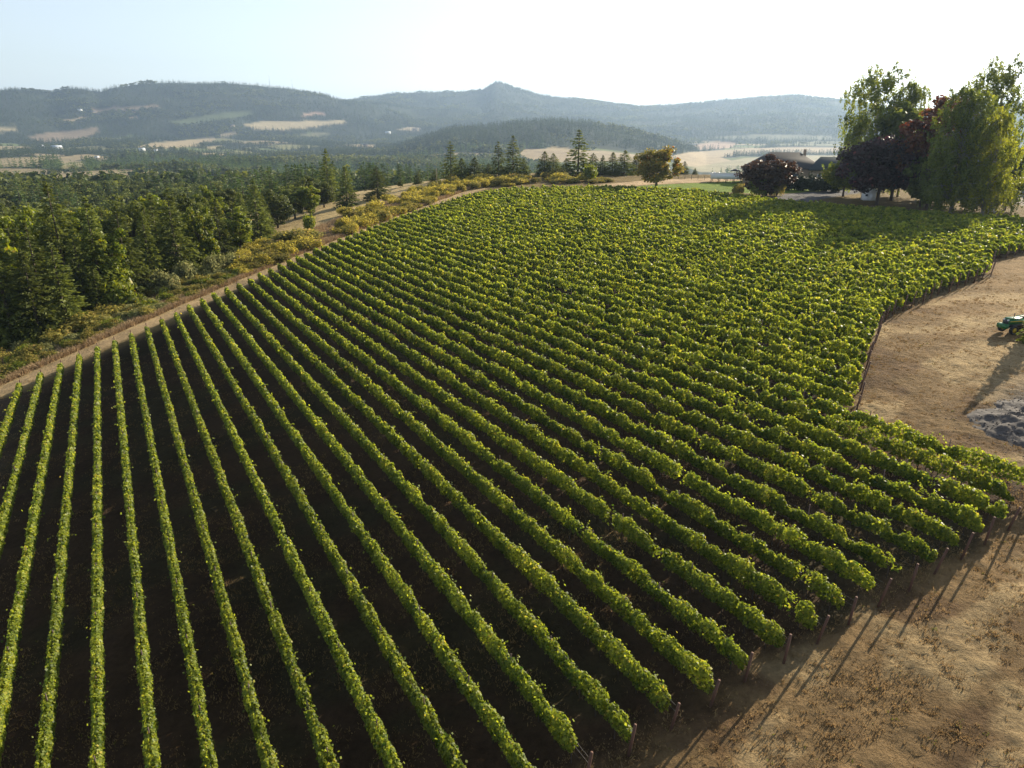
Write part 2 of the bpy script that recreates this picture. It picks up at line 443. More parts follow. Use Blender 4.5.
for k, nm in ((0, 'dry_ground'), (1, 'dirt_yard'), (2, 'dirt_track'), (3, 'grassy_bank'), (4, 'vineyard_soil'), (5, 'lawn'), (6, 'driveway'), (7, 'stubble_field')):
    q = quads[kq == k]
    if not len(q): continue
    un, inv = np.unique(q, return_inverse=True)
    o = obj(nm, mesh_np(nm, GV[un], inv.reshape(-1, 4), M['ground'], color=GC[un], smooth_shade=True)); tag(o, kind='structure')

# the wider land: valley, fields and hills (ground sheet out to the horizon)
FIELDS_PX = [  # outline in the photograph, colour
    ([(-10, 159), (30, 157), (62, 158), (80, 161), (60, 164), (0, 167), (-10, 167)], (.30, .24, .13)),
    ([(28, 137), (45, 133), (70, 130), (98, 127), (99, 133), (78, 140), (50, 143), (36, 142)], (.25, .19, .12)),
    ([(135, 147), (152, 143), (188, 140), (215, 138), (214, 143), (200, 146), (150, 150)], (.38, .30, .17)),
    ([(90, 109), (125, 106), (158, 105), (160, 108), (128, 110), (95, 113)], (.32, .23, .15)),
    ([(242, 125), (262, 121), (300, 121), (345, 120), (347, 123), (300, 129), (262, 131)], (.44, .36, .21)),
    ([(168, 122), (200, 116), (240, 111), (262, 112), (244, 117), (182, 125)], (.10, .125, .05)),
    ([(220, 134), (238, 131), (237, 136), (221, 138)], (.44, .35, .21)),
    ([(300, 117), (306, 113), (325, 112), (325, 115)], (.42, .28, .2)),
    ([(395, 130), (408, 127), (422, 128), (418, 132)], (.42, .34, .22)),
    ([(515, 154), (525, 149), (560, 149), (605, 151), (640, 155), (640, 161), (560, 162), (520, 160)], (.40, .31, .18)),
    ([(670, 156), (690, 152), (720, 150), (790, 147), (860, 148), (860, 153), (760, 154), (720, 157), (745, 165), (720, 168), (680, 166)], (.42, .33, .20)),
    ([(745, 158), (800, 155), (870, 156), (870, 176), (700, 172), (690, 168)], (.34, .30, .17)),
    ([(690, 146), (720, 141), (738, 143), (730, 148), (700, 150)], (.44, .30, .20)),
    ([(60, 120), (85, 118), (98, 116), (90, 119), (66, 122)], (.40, .30, .18)),
    ([(128, 117), (138, 116), (138, 118), (128, 119)], (.50, .36, .22)),
    ([(-10, 126), (16, 127), (18, 131), (-10, 133)], (.33, .28, .16)),
    ([(90, 165), (115, 162), (120, 164), (98, 168)], (.24, .24, .09)),
    ([(0, 150), (12, 148), (30, 150), (20, 153), (0, 154)], (.26, .24, .10)),
    ([(58, 166), (80, 163), (92, 164), (84, 168), (62, 169)], (.30, .25, .12)),
    ([(205, 147), (222, 145), (226, 148), (210, 150)], (.32, .27, .15)),
    ([(300, 135), (318, 132), (330, 134), (310, 138)], (.20, .19, .09)),
    ([(700, 138), (760, 134), (830, 136), (840, 140), (760, 140)], (.18, .18, .10)),
]
def patch(x, y):
    """patchwork of the valley: 0 wood, 1 tan field, 2 olive field, 3 young green crop"""
    wx_ = x + 90 * fbm(x / 310, y / 310, 201, 2); wy_ = y + 90 * fbm(x / 310, y / 310, 207, 2)
    a_ = .5; cx_, cy_ = wx_ * math.cos(a_) - wy_ * math.sin(a_), wx_ * math.sin(a_) + wy_ * math.cos(a_)
    ci, cj = np.floor(cx_ / 330), np.floor(cy_ / 210)
    h1 = hash2(ci, cj, 3.3); h2 = hash2(ci + 7, cj - 3, 8.8)
    r = np.hypot(x, y); px = project(x, y, np.full_like(x, -90.))[0]
    zone = (r > 760) & ((px < 300) | (r > 1050)) & (r < 4400) & ~((px > 375) & (px < 725) & (r > 2350) & (r < 3700)) & (px < 2000)
    share = np.where(px > 560, .62, np.where(r < 1100, .30, .38))
    edge = np.minimum(np.minimum(cx_ / 330 - ci, ci + 1 - cx_ / 330) * 330, np.minimum(cy_ / 210 - cj, cj + 1 - cy_ / 210) * 210)
    return np.where(zone & (h1 < share) & (edge > 14), 1 + np.floor(h2 * 2.999), 0).astype(int)
PATCH_COL = np.array([(.030, .040, .018), (.27, .215, .115), (.17, .165, .07), (.11, .135, .045)])
az = np.radians(np.arange(-180, 180.01, .12))
az = az[(np.abs(az) < R(42)) | ((np.abs(az) < R(58)) & (np.arange(len(az)) % 3 == 0)) | (np.arange(len(az)) % 15 == 0)]
rr = np.concatenate([[1, 60, 120, 180], np.exp(np.arange(math.log(230), math.log(9300), .0125))])
A, RR = np.meshgrid(az, rr, indexing='ij')
fx, fy = RR * np.sin(A), RR * np.cos(A)
fz = H(fx, fy)
fu, fv = to_uv(fx, fy)
din = np.minimum(np.minimum(fu + 60, 330 - fu), np.minimum(fv + 110, 330 - fv))
fz = fz - 5 * smooth((din - 3) / 8)
fpx, fpy = project(fx, fy, fz)
fcol = PATCH_COL[patch(fx, fy)]
fcol *= (1 + .5 * fbm(fx / 120, fy / 120, 41, 3))[..., None]
front = (fy > 100) & (RR > 700)
for P, c in FIELDS_PX:
    xs_, ys_ = [p[0] for p in P], [p[1] for p in P]
    box = front & (fpx > min(xs_) - 6) & (fpx < max(xs_) + 6) & (fpy > min(ys_) - 6) & (fpy < max(ys_) + 6)
    i_ = np.nonzero(box)
    if not len(i_[0]): continue
    d_ = poly_dist(fpx[i_], fpy[i_] * 1.0, P)
    k_ = smooth(.5 - d_ / 1.2)[:, None]
    c_ = .8 * np.array(c) * (1 + .22 * fbm(fx[i_] / 90, fy[i_] / 40, 71, 3))[:, None]
    fcol[i_] = fcol[i_] * (1 - k_) + c_ * k_
fcol[(RR < 360)] = DRYG
na, nr = A.shape
ix = np.arange(na * nr).reshape(na, nr)
fq = np.stack([ix[:-1, :-1], ix[:-1, 1:], ix[1:, 1:], ix[1:, :-1]], -1).reshape(-1, 4)[:, ::-1]
o = obj('hills', mesh_np('hills', np.stack([fx, fy, fz], -1).reshape(-1, 3), fq, M['ground'], color=fcol.reshape(-1, 3), smooth_shade=True)); tag(o, kind='structure')

# haze over the valley
hz = Build().box((0, 4300, 190), (22000, 28000, 700))
m = bpy.data.materials.new('haze'); m.use_nodes = True; nt = m.node_tree
nt.nodes.remove(nt.nodes['Principled BSDF'])
pv = nt.nodes.new('ShaderNodeVolumePrincipled')
pv.inputs['Color'].default_value = (.52, .72, 1.0, 1); pv.inputs['Density'].default_value = HAZE_DENSITY; pv.inputs['Anisotropy'].default_value = .35
nt.links.new(pv.outputs[0], nt.nodes['Material Output'].inputs['Volume'])
hzo = hz.build('haze', m); tag(hzo, kind='stuff')

# ------------------------------------------------------------------ foliage builders (numpy)
def leaf_quads(P, N, size, aspect=1.0, up=None, kite=False):
    """one small quad per row of P facing N"""
    n = len(P)
    N = N / (np.linalg.norm(N, axis=1)[:, None] + 1e-9)
    rv = rng.normal(size=(n, 3)) if up is None else up
    a = np.cross(N, rv); a /= np.linalg.norm(a, axis=1)[:, None] + 1e-9
    b = np.cross(N, a)
    s = np.broadcast_to(np.asarray(size, float), (n,))[:, None] * .5
    asp = np.broadcast_to(np.asarray(aspect, float), (n,))[:, None]
    if kite:
        V = np.stack([P - b * s * asp, P + a * s - b * s * .1 * asp, P + b * s * asp, P - a * s - b * s * .1 * asp], 1)
    else:
        V = np.stack([P - a * s - b * s * asp, P + a * s - b * s * asp, P + a * s + b * s * asp, P - a * s + b * s * asp], 1)
    return V.reshape(-1, 3), np.arange(4 * n).reshape(n, 4)
def unit(v): return v / (np.linalg.norm(v, axis=-1, keepdims=True) + 1e-9)

def conifer_mesh(name, h, rad, whorls, per, sprays, seed, mat, skirt=.04, spray=.85, lean=.0):
    g = np.random.default_rng(seed)
    P, D, S, T = [], [], [], []
    for i in range(whorls):
        f = skirt + (1 - skirt) * (i + g.uniform(-.3, .3)) / whorls
        f = min(max(f, skirt), .985)
        z = f * h
        prof = (1 - f) ** .8 * (.75 + .25 * math.sin(min(1, f / .25) * math.pi / 2)) + .02
        nb = max(4, int(per * (1 - .45 * f)))
        for k in range(nb):
            th = g.uniform(0, 2 * math.pi)
            L = rad * prof * g.uniform(.62, 1.18)
            rise = .28 - .55 * (1 - f) + g.uniform(-.12, .12)
            d = np.array([math.cos(th), math.sin(th), rise * .7])
            side = np.array([-math.sin(th), math.cos(th), 0])
            ns = max(3, int(sprays * (.35 + .65 * L / rad)))
            t = g.uniform(.12, 1, ns) ** .75
            sd = g.uniform(-1, 1, ns)
            p = np.array([0, 0, z]) + d[None] * (L * t)[:, None] + side[None] * (sd * L * .28 * (1.15 - t))[:, None]
            p[:, 2] += -.10 * L * t * t - .05 * np.abs(sd) * L + g.normal(0, .05 * rad / 3, ns)
            dv = d[None] * .8 + side[None] * (sd * .9)[:, None] + np.array([0, 0, -.12])[None] + g.normal(0, .18, (ns, 3))
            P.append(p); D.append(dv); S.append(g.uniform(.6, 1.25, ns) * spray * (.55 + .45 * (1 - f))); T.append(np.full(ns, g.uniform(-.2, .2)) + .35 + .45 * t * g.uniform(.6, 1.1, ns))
    P.append(np.array([[0, 0, h * .985], [0.02, 0, h * .97], [0, .02, h * .955]])); D.append(np.array([[0, .05, 1.], [.2, 0, 1], [-.2, 0, 1]])); S.append(np.full(3, spray * .7)); T.append(np.full(3, .5))
    P, D, S, T = np.concatenate(P), unit(np.concatenate(D)), np.concatenate(S), np.concatenate(T)
    nrm = np.array([0, 0, 1.])[None] + g.normal(0, .95, D.shape)
    nrm = nrm - (nrm * D).sum(1, keepdims=True) * D
    a = unit(np.cross(D, unit(nrm)))
    s = S[:, None] * .5
    V = np.stack([P - D * s, P + a * s * .42 - D * s * .1, P + D * s * 1.1, P - a * s * .42 - D * s * .1], 1).reshape(-1, 3)
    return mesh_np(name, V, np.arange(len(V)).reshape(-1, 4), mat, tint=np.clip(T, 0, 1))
def trunk_mesh(name, h, r, mat, top=.9, bend=.0, seed=0, limbs=None, n=7):
    b = Build(); g = np.random.default_rng(seed)
    zs = np.linspace(-.4, h * top, 7)
    pts = np.stack([bend * np.sin(zs / h * 2.1) + g.normal(0, .02, 7) * r, bend * np.cos(zs / h * 3.1) - bend, zs], -1)
    b.tube(pts, r * np.linspace(1.15, .14, 7), n)
    for l in (limbs or []): b.tube(l[0], l[1], 5)
    F = [np.concatenate(b.Q)] + ([np.concatenate(b.T)] if b.T else [])
    return mesh_np(name, np.concatenate(b.V), F, mat, smooth_shade=True)
def broad_meshes(name, h, rad, seed, leaf_mat, bark_mat, clusters=60, per=110, leaf=.34, base=.22, cl_r=.30, trunk_r=None, weep=0.0, egg=.0, flat=1.0, lump=.35):
    """returns trunk mesh (with limbs) and crown mesh: leaf clumps on limb ends through the crown's volume"""
    g = np.random.default_rng(seed)
    zc, hz = h * (base + 1) / 2, h * (1 - base) / 2
    C = []
    while len(C) < clusters:
        d = unit(g.normal(size=3)); q = g.uniform(.2, 1) ** .5
        lob = 1 + lump * (math.sin(3 * math.atan2(d[1], d[0]) + seed) * .5 + g.uniform(-.6, .4))
        w = 1 - egg * d[2]
        C.append((d[0] * rad * q * lob * w * .86, d[1] * rad * q * lob * w * .86, zc + d[2] * hz * q * .88 * (1 + .5 * lump * g.uniform(-1, .6))))
    C = np.array(C)
    rc = rad * cl_r * g.uniform(.6, 1.25, clusters)
    n = (per * g.uniform(.5, 1.3, clusters)).astype(int)
    ci = np.repeat(np.arange(clusters), n)
    off = g.normal(size=(len(ci), 3)); off = unit(off) * (g.uniform(0, 1, len(ci)) ** .45)[:, None]
    off[:, 2] *= .8 * flat
    P = C[ci] + off * rc[ci][:, None]
    if weep:
        P[:, 2] -= weep * rc[ci] * 1.6 * g.uniform(0, 1, len(ci)) ** 1.5
        P[:, :2] += (C[ci][:, :2] - 0) * .06
    P[:, 2] = np.maximum(P[:, 2], h * base * .35 if not weep else h * .04)
    ctint = g.uniform(-.22, .22, clusters)
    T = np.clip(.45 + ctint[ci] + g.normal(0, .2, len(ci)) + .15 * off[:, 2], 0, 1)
    N = off + np.array([0, 0, .5]) + g.normal(0, .6, P.shape)
    if weep: N[:, 2] *= .35
    old = globals()['rng']; globals()['rng'] = g
    V, F = leaf_quads(P, N, leaf * g.uniform(.6, 1.3, len(P)), 1.25 if not weep else 1.7, up=(None if not weep else np.tile(np.array([[0., 0, 1]]), (len(P), 1)) + g.normal(0, .35, P.shape)), kite=True)
    globals()['rng'] = old
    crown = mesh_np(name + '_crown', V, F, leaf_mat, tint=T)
    tr = trunk_r or h * .017
    limbs = []
    for c in C[g.permutation(clusters)[:22]]:
        z0 = min(max(h * (base * .75 + .1), c[2] * g.uniform(.45, .75)), h * .85)
        p0 = np.array([0, 0, z0]); mid = (p0 + c) / 2 + np.array([0, 0, .06 * h])
        limbs.append(([p0, mid, c], [tr * .42, tr * .26, tr * .07]))
    trunk = trunk_mesh(name + '_trunk', h, tr, bark_mat, .8, h * .012, seed, limbs)
    return trunk, crown
def shrub_mesh(name, seed, mat, rad=1.5, h=1.8, clusters=22, per=120, leaf=.2, lump=.5):
    g = np.random.default_rng(seed)
    th = g.uniform(0, 6.28, clusters); q = g.uniform(0, 1, clusters) ** .6 * rad * .75
    C = np.stack([q * np.cos(th), q * np.sin(th), h * (.30 + .42 * g.uniform(0, 1, clusters) * (1 - .5 * q / rad))], -1)
    rc = rad * .42 * g.uniform(.6, 1.2, clusters)
    n = (per * g.uniform(.6, 1.2, clusters)).astype(int); ci = np.repeat(np.arange(clusters), n)
    off = unit(g.normal(size=(len(ci), 3))) * (g.uniform(0, 1, len(ci)) ** .4)[:, None]
    P = C[ci] + off * rc[ci][:, None]; P[:, 2] = np.abs(P[:, 2])
    spike = g.uniform(0, 1, len(ci)) < .08; P[spike, 2] += g.uniform(.1, .5, spike.sum()) * h * .4
    N = off + np.array([0, 0, .5]) + g.normal(0, .6, P.shape)
    global rng
    old = rng; rng = g
    V, F = leaf_quads(P, N, leaf * g.uniform(.6, 1.3, len(P)), 1.3, kite=True); rng = old
    T = np.clip(.45 + g.uniform(-.25, .25, clusters)[ci] + g.normal(0, .2, len(ci)), 0, 1)
    return mesh_np(name, V, F, mat, tint=T)
def stems_mesh(name, seed, rad, h, mat):
    g = np.random.default_rng(seed); b = Build()
    for _ in range(7):
        th = g.uniform(0, 6.28); e = np.array([math.cos(th) * rad * .5, math.sin(th) * rad * .5, h * .6])
        b.tube([np.array([e[0] * .12, e[1] * .12, -.2]), e * .5 + np.array([0, 0, .1 * h]), e], [.05, .035, .012], 4)
    return mesh_np(name, np.concatenate(b.V), [np.concatenate(b.Q), np.concatenate(b.T)], mat)

# ------------------------------------------------------------------ vine rows
ORD = "zeroth first second third fourth fifth sixth seventh eighth ninth tenth eleventh twelfth thirteenth fourteenth fifteenth sixteenth seventeenth eighteenth nineteenth".split()
TENS = {2: 'twent', 3: 'thirt', 4: 'fort', 5: 'fift', 6: 'sixt', 7: 'sevent', 8: 'eight'}
def ordinal(n):
    if n < 20: return ORD[n]
    t, q = divmod(n, 10)
    return TENS[t] + ('ieth' if q == 0 else 'y-' + ORD[q])
def clip_row(v):
    us = []
    for i in range(len(FIELD)):
        (u1, v1), (u2, v2) = FIELD[i - 1], FIELD[i]
        if (v1 > v) != (v2 > v): us.append(u1 + (v - v1) / (v2 - v1) * (u2 - u1))
    us.sort(); return list(zip(us[::2], us[1::2]))
pm = Build().tube([(0, 0, -.4), (0, 0, 2.02)], [.075, .07], 8)
END_POST = mesh_np('end_post', np.concatenate(pm.V), [np.concatenate(pm.Q), np.concatenate(pm.T)], M['post_wood'])
pm = Build().tube([(0, 0, -.4), (0, 0, 2.05)], [.035, .032], 6)
LINE_POST = mesh_np('line_post', np.concatenate(pm.V), [np.concatenate(pm.Q), np.concatenate(pm.T)], M['post_steel'])
TRUNKS = []
for s in range(4):
    g = np.random.default_rng(50 + s); b = Build()
    x, y = g.normal(0, .05, 2)
    b.tube([(0, 0, -.2), (x * .6, y * .6, .3), (x, y, .62), (x * .8, y, .85)], [.042, .034, .03, .026], 6)
    b.tube([(x * .8, y, .84), (x + .25, y, .92), (x + .65, y, .93)], [.022, .018, .012], 5)
    b.tube([(x * .8, y, .84), (x - .25, y, .92), (x - .65, y, .93)], [.022, .018, .012], 5)
    TRUNKS.append(mesh_np('trunk', np.concatenate(b.V), [np.concatenate(b.Q), np.concatenate(b.T)], M['vine_bark'], smooth_shade=True))
RZ_ROW = PSI + math.pi / 2            # x axis of a row's own frame runs along +u
def noise1(x, s): return vnoise(x, np.full_like(x, s * 7.37), s) * 2 - 1
def canopy(k, v, u0, u1):
    """leaves of one trellised row; leaf size grows with distance so that far rows stay light"""
    edges = np.arange(u0, u1, 1.0)
    cx, cyy = to_xy(edges + .5, v); d = np.sqrt(cx ** 2 + cyy ** 2 + 28 ** 2)
    px, py = project(cx, cyy, H(cx, cyy) + 1)
    s = np.clip(.0021 * d, .10, .34)
    n = 1.55 * 3.4 / (s * s * .85)
    n = np.where((py > 830) | (px < -140) | (px > 1180), n * .35, n)
    wild = np.clip((k + 1) / 24, .12, 1)
    fullness = .92 + .35 * noise1(edges / 2.2, k + .2)
    gap = (rng.random(len(edges)) < .010 + .014 * wild) & (d < 140)
    n = np.where(gap, n * .12, n * np.clip(fullness, .55, 1.3))
    n = n.astype(int)
    seg = np.repeat(np.arange(len(edges)), n)
    m = len(seg)
    u = edges[seg] + rng.random(m); u = np.minimum(u, u1)
    sz = s[seg] * rng.uniform(.7, 1.35, m)
    # outline of the hedge changes along the row: shoots and whole plants
    la = noise1(u / .95, k + .5); lb = noise1(u / .38, k + .8); lc = noise1(u / 5.5, k + .1)
    lump = np.abs(noise1(u / 1.5 + .37, k + .44)) ** .7
    top = 1.82 + (.06 + .27 * wild) * la + (.08 + .16 * wild) * lb + (.09 + .06 * wild) * lc - wild * .9 * np.clip(.28 - lump, 0, .28) / .28
    endf = np.clip(np.minimum(u - u0, u1 - u) / .7, 0, 1) ** .5
    top = .9 + (top - .9) * (.55 + .45 * endf)
    bot = .78 + .10 * noise1(u / .6, k + .3) - .08 * wild
    hw = (.285 + .05 * la + (.03 + .12 * wild) * noise1(u / .7, k + .6) + .02 * wild) * (.6 + .4 * endf) * (1 - .45 * wild * np.clip(.25 - lump, 0, .25) / .25)
    skew = (.05 + .16 * wild) * noise1(u / .8, k + .9)
    f = rng.random(m) ** .8
    z = bot + (top - bot) * f
    wprof = hw * np.sqrt(np.clip(1 - ((f - .45) / .62) ** 2, .06, 1))
    side = rng.uniform(-1, 1, m); q = np.sign(side) * np.abs(side) ** .45
    lat = q * wprof + rng.normal(0, .03, m) + skew * f
    stray = rng.random(m) < .02 + .03 * wild
    z = z + stray * rng.uniform(0, .30, m) * (f > .6)
    lat = lat + stray * rng.normal(0, .14, m)
    # long stray shoots that leave the hedge
    ns_ = int((u1 - u0) * (.22 + .35 * wild))
    su = rng.uniform(u0 + .5, u1 - .5, ns_); keep_ = np.hypot(*to_xy(su, v)) < 120; su = su[keep_]; ns_ = len(su)
    t_ = np.tile(np.linspace(0, 1, 9), ns_); ang = np.repeat(rng.normal(0, .55, ns_), 9); al = np.repeat(rng.normal(0, .5, ns_), 9); ln = np.repeat(rng.uniform(.3, .75, ns_), 9)
    u = np.concatenate([u, np.repeat(su, 9) + al * ln * t_ + rng.normal(0, .03, 9 * ns_)])
    lat = np.concatenate([lat, ang * ln * t_ + rng.normal(0, .03, 9 * ns_)])
    z = np.concatenate([z, 1.65 + ln * (t_ - .35 * t_ ** 2 * np.abs(ang) * 2) + rng.normal(0, .02, 9 * ns_)])
    sz = np.concatenate([sz, np.repeat(np.clip(.0023 * np.hypot(su, 28), .11, .2), 9) * (1.15 - .5 * t_)])
    e_ = 9 * ns_; m += e_
    q = np.concatenate([q, rng.normal(0, 1, e_)]); f = np.concatenate([f, np.ones(e_)]); la = np.concatenate([la, np.full(e_, .6)]); seg = np.concatenate([seg, np.zeros(e_, int)])
    x, y = to_xy(u, v + lat)
    gz_ = z_near(u, np.full_like(u, v))
    P = np.stack([x, y, gz_ + z], -1)
    nl = np.stack(to_xy(rng.normal(0, .55, m), q * 1.0 + rng.normal(0, .5, m)) + (np.where(f > .8, .9, .25) + rng.normal(0, .5, m),), -1)
    V, F = leaf_quads(P, nl, sz, 1.0)
    # fold each leaf a little so that it is not a flat card
    T = np.clip(.45 + .18 * la + rng.normal(0, .22, m) + .15 * (f - .5), 0, .96)
    T = np.where(rng.random(m) < (.005 + .003 * wild) * np.clip(.15 / s[seg], .2, 1), 1.0, T)
    return V, F, T
ROW_OBJS = 0
k = -5
rows = []
while True:
    k += 1
    v = VINE_C + VINE_S * k
    iv = clip_row(v)
    if not iv:
        if k > 20: break
        continue
    rows.append((k, v, iv[0][0], iv[0][1]))
    if k > 100: break
order = 0
for k, v, u0, u1 in rows:
    if u1 - u0 < 3: continue
    order += 1
    x0, y0 = to_xy(u0, v)
    if k < 8: lab = f"long vine row running out at the photo's bottom edge, {ordinal(order)} from the left"
    elif k < 24: lab = f"vine row ending at a rusty post on the lower dirt yard, {ordinal(order - 12)} from the bottom"
    else: lab = f"vine row of the upper block beyond the yard's notch, {ordinal(order - 28)} uphill"
    root = thing('vine_row', lab, 'vine row', (x0, y0, float(z_near(u0, v))), 0, 'rows of the vineyard')
    V, F, T = canopy(k, v, u0 + (random.choice((-.3, -.15, .1, .7)) if k < 24 else -.1), u1 - .3)
    off = np.array(root.location)
    obj('canopy', mesh_np('canopy', V - off, F, M['vine_leaf'], tint=T), root)
    dist = math.hypot(*to_xy(u0, v))
    def lpos(u, dz=0.0):
        x, y = to_xy(u, v); return (float(x - off[0]), float(y - off[1]), float(z_near(u, v) + dz - off[2]))
    lean = random.uniform(.06, .20)
    e = obj('end_post', END_POST, root, lpos(u0 - random.uniform(.1, .6))); e.rotation_euler = (0, -lean, RZ_ROW); e.scale = (1, 1, random.uniform(.94, 1.06))
    e = obj('end_post', END_POST, root, lpos(u1 + .2)); e.rotation_euler = (0, .2, RZ_ROW); e.scale = (1, 1, random.uniform(.9, 1.0))
    uu = u0 + 6.5
    while uu < u1 - 3:
        x, y = to_xy(uu, v)
        if math.hypot(x, y) < 165 and y > 5:
            p = obj('line_post', LINE_POST, root, lpos(uu)); p.scale = (1, 1, random.uniform(.9, 1.08))
        uu += 6.5 + random.uniform(-.2, .2)
    b = Build(); us = np.append(np.arange(u0 - .5, u1 - .2, 4.0), u1)
    for hgt in (1.62, 1.28):
        b.tube([lpos(q, hgt) for q in us], .005, 3, False)
    b.build('trellis_wire', M['wire'], root)
    if k >= 3:
        uu = u0 + .8; j = 0
        while uu < u1 and j < 60:
            x, y = to_xy(uu, v)
            if math.hypot(x, y) < 62 and -60 < project(x, y, z_near(uu, v))[0] < 1100:
                t = obj('trunk', TRUNKS[j % 4], root, lpos(uu)); t.rotation_euler = (0, 0, RZ_ROW + random.choice((0, math.pi)))
            uu += 1.55 + random.uniform(-.15, .15); j += 1

# ------------------------------------------------------------------ trees and shrubs
def put_tree(name, parts, label, cat, x, y, h, h0, group=None, width=1.0, rz=None, z=None):
    """parts: list of (part name, mesh); h0 is the height the meshes were made for"""
    s = h / h0
    root = thing(name, label, cat, (x, y, float(H(x, y)) if z is None else z), random.uniform(0, 6.28) if rz is None else rz, group, (s * width, s * width, s))
    for nm, me in parts: obj(nm, me, root)
    return root
FIRS = []
for s in range(6):
    FIRS.append([('trunk', trunk_mesh('fir_trunk', 16, .24, M['bark'], .96, .05, s)), ('crown', conifer_mesh('fir_crown', 16, 4.3 + .3 * (s % 3), 42, 13, 20, 100 + s, M['fir'], .02, .80))])
SPRUCES = []
for s in range(3):
    SPRUCES.append([('trunk', trunk_mesh('spruce_trunk', 16, .22, M['bark'], .97, .03, s)), ('crown', conifer_mesh('spruce_crown', 16, 4.0 + .3 * s, 30, 11, 14, 140 + s, M['fir'], .05, 1.0))])
MIDFIR = []
for s in range(4):
    MIDFIR.append([('trunk', trunk_mesh('mid_trunk', 16, .24, M['bark'], .9, .03, s, n=5)), ('crown', conifer_mesh('mid_fir_crown', 16, 3.6 + .4 * (s % 3), 20, 9, 8, 160 + s, M['fir_mid'], .04, 1.5))])
OAKS = []
for s in range(4):
    t, c = broad_meshes('oak', 12, 5.6, 200 + s, M['oak'], M['bark'], 52, 60, .62, .10, .30, lump=.4)
    OAKS.append([('trunk', t), ('crown', c)])
YG = []
for s in range(3):
    t, c = broad_meshes('maple', 18, 5.2, 230 + s, M['yellow_green'], M['bark'], 95, 110, .46, .06, .24)
    YG.append([('trunk', t), ('crown', c)])
DKB = []
for s in range(3):
    t, c = broad_meshes('dark_broad', 18, 5.6, 260 + s, M['oak'], M['bark'], 95, 110, .48, .06, .24)
    DKB.append([('trunk', t), ('crown', c)])

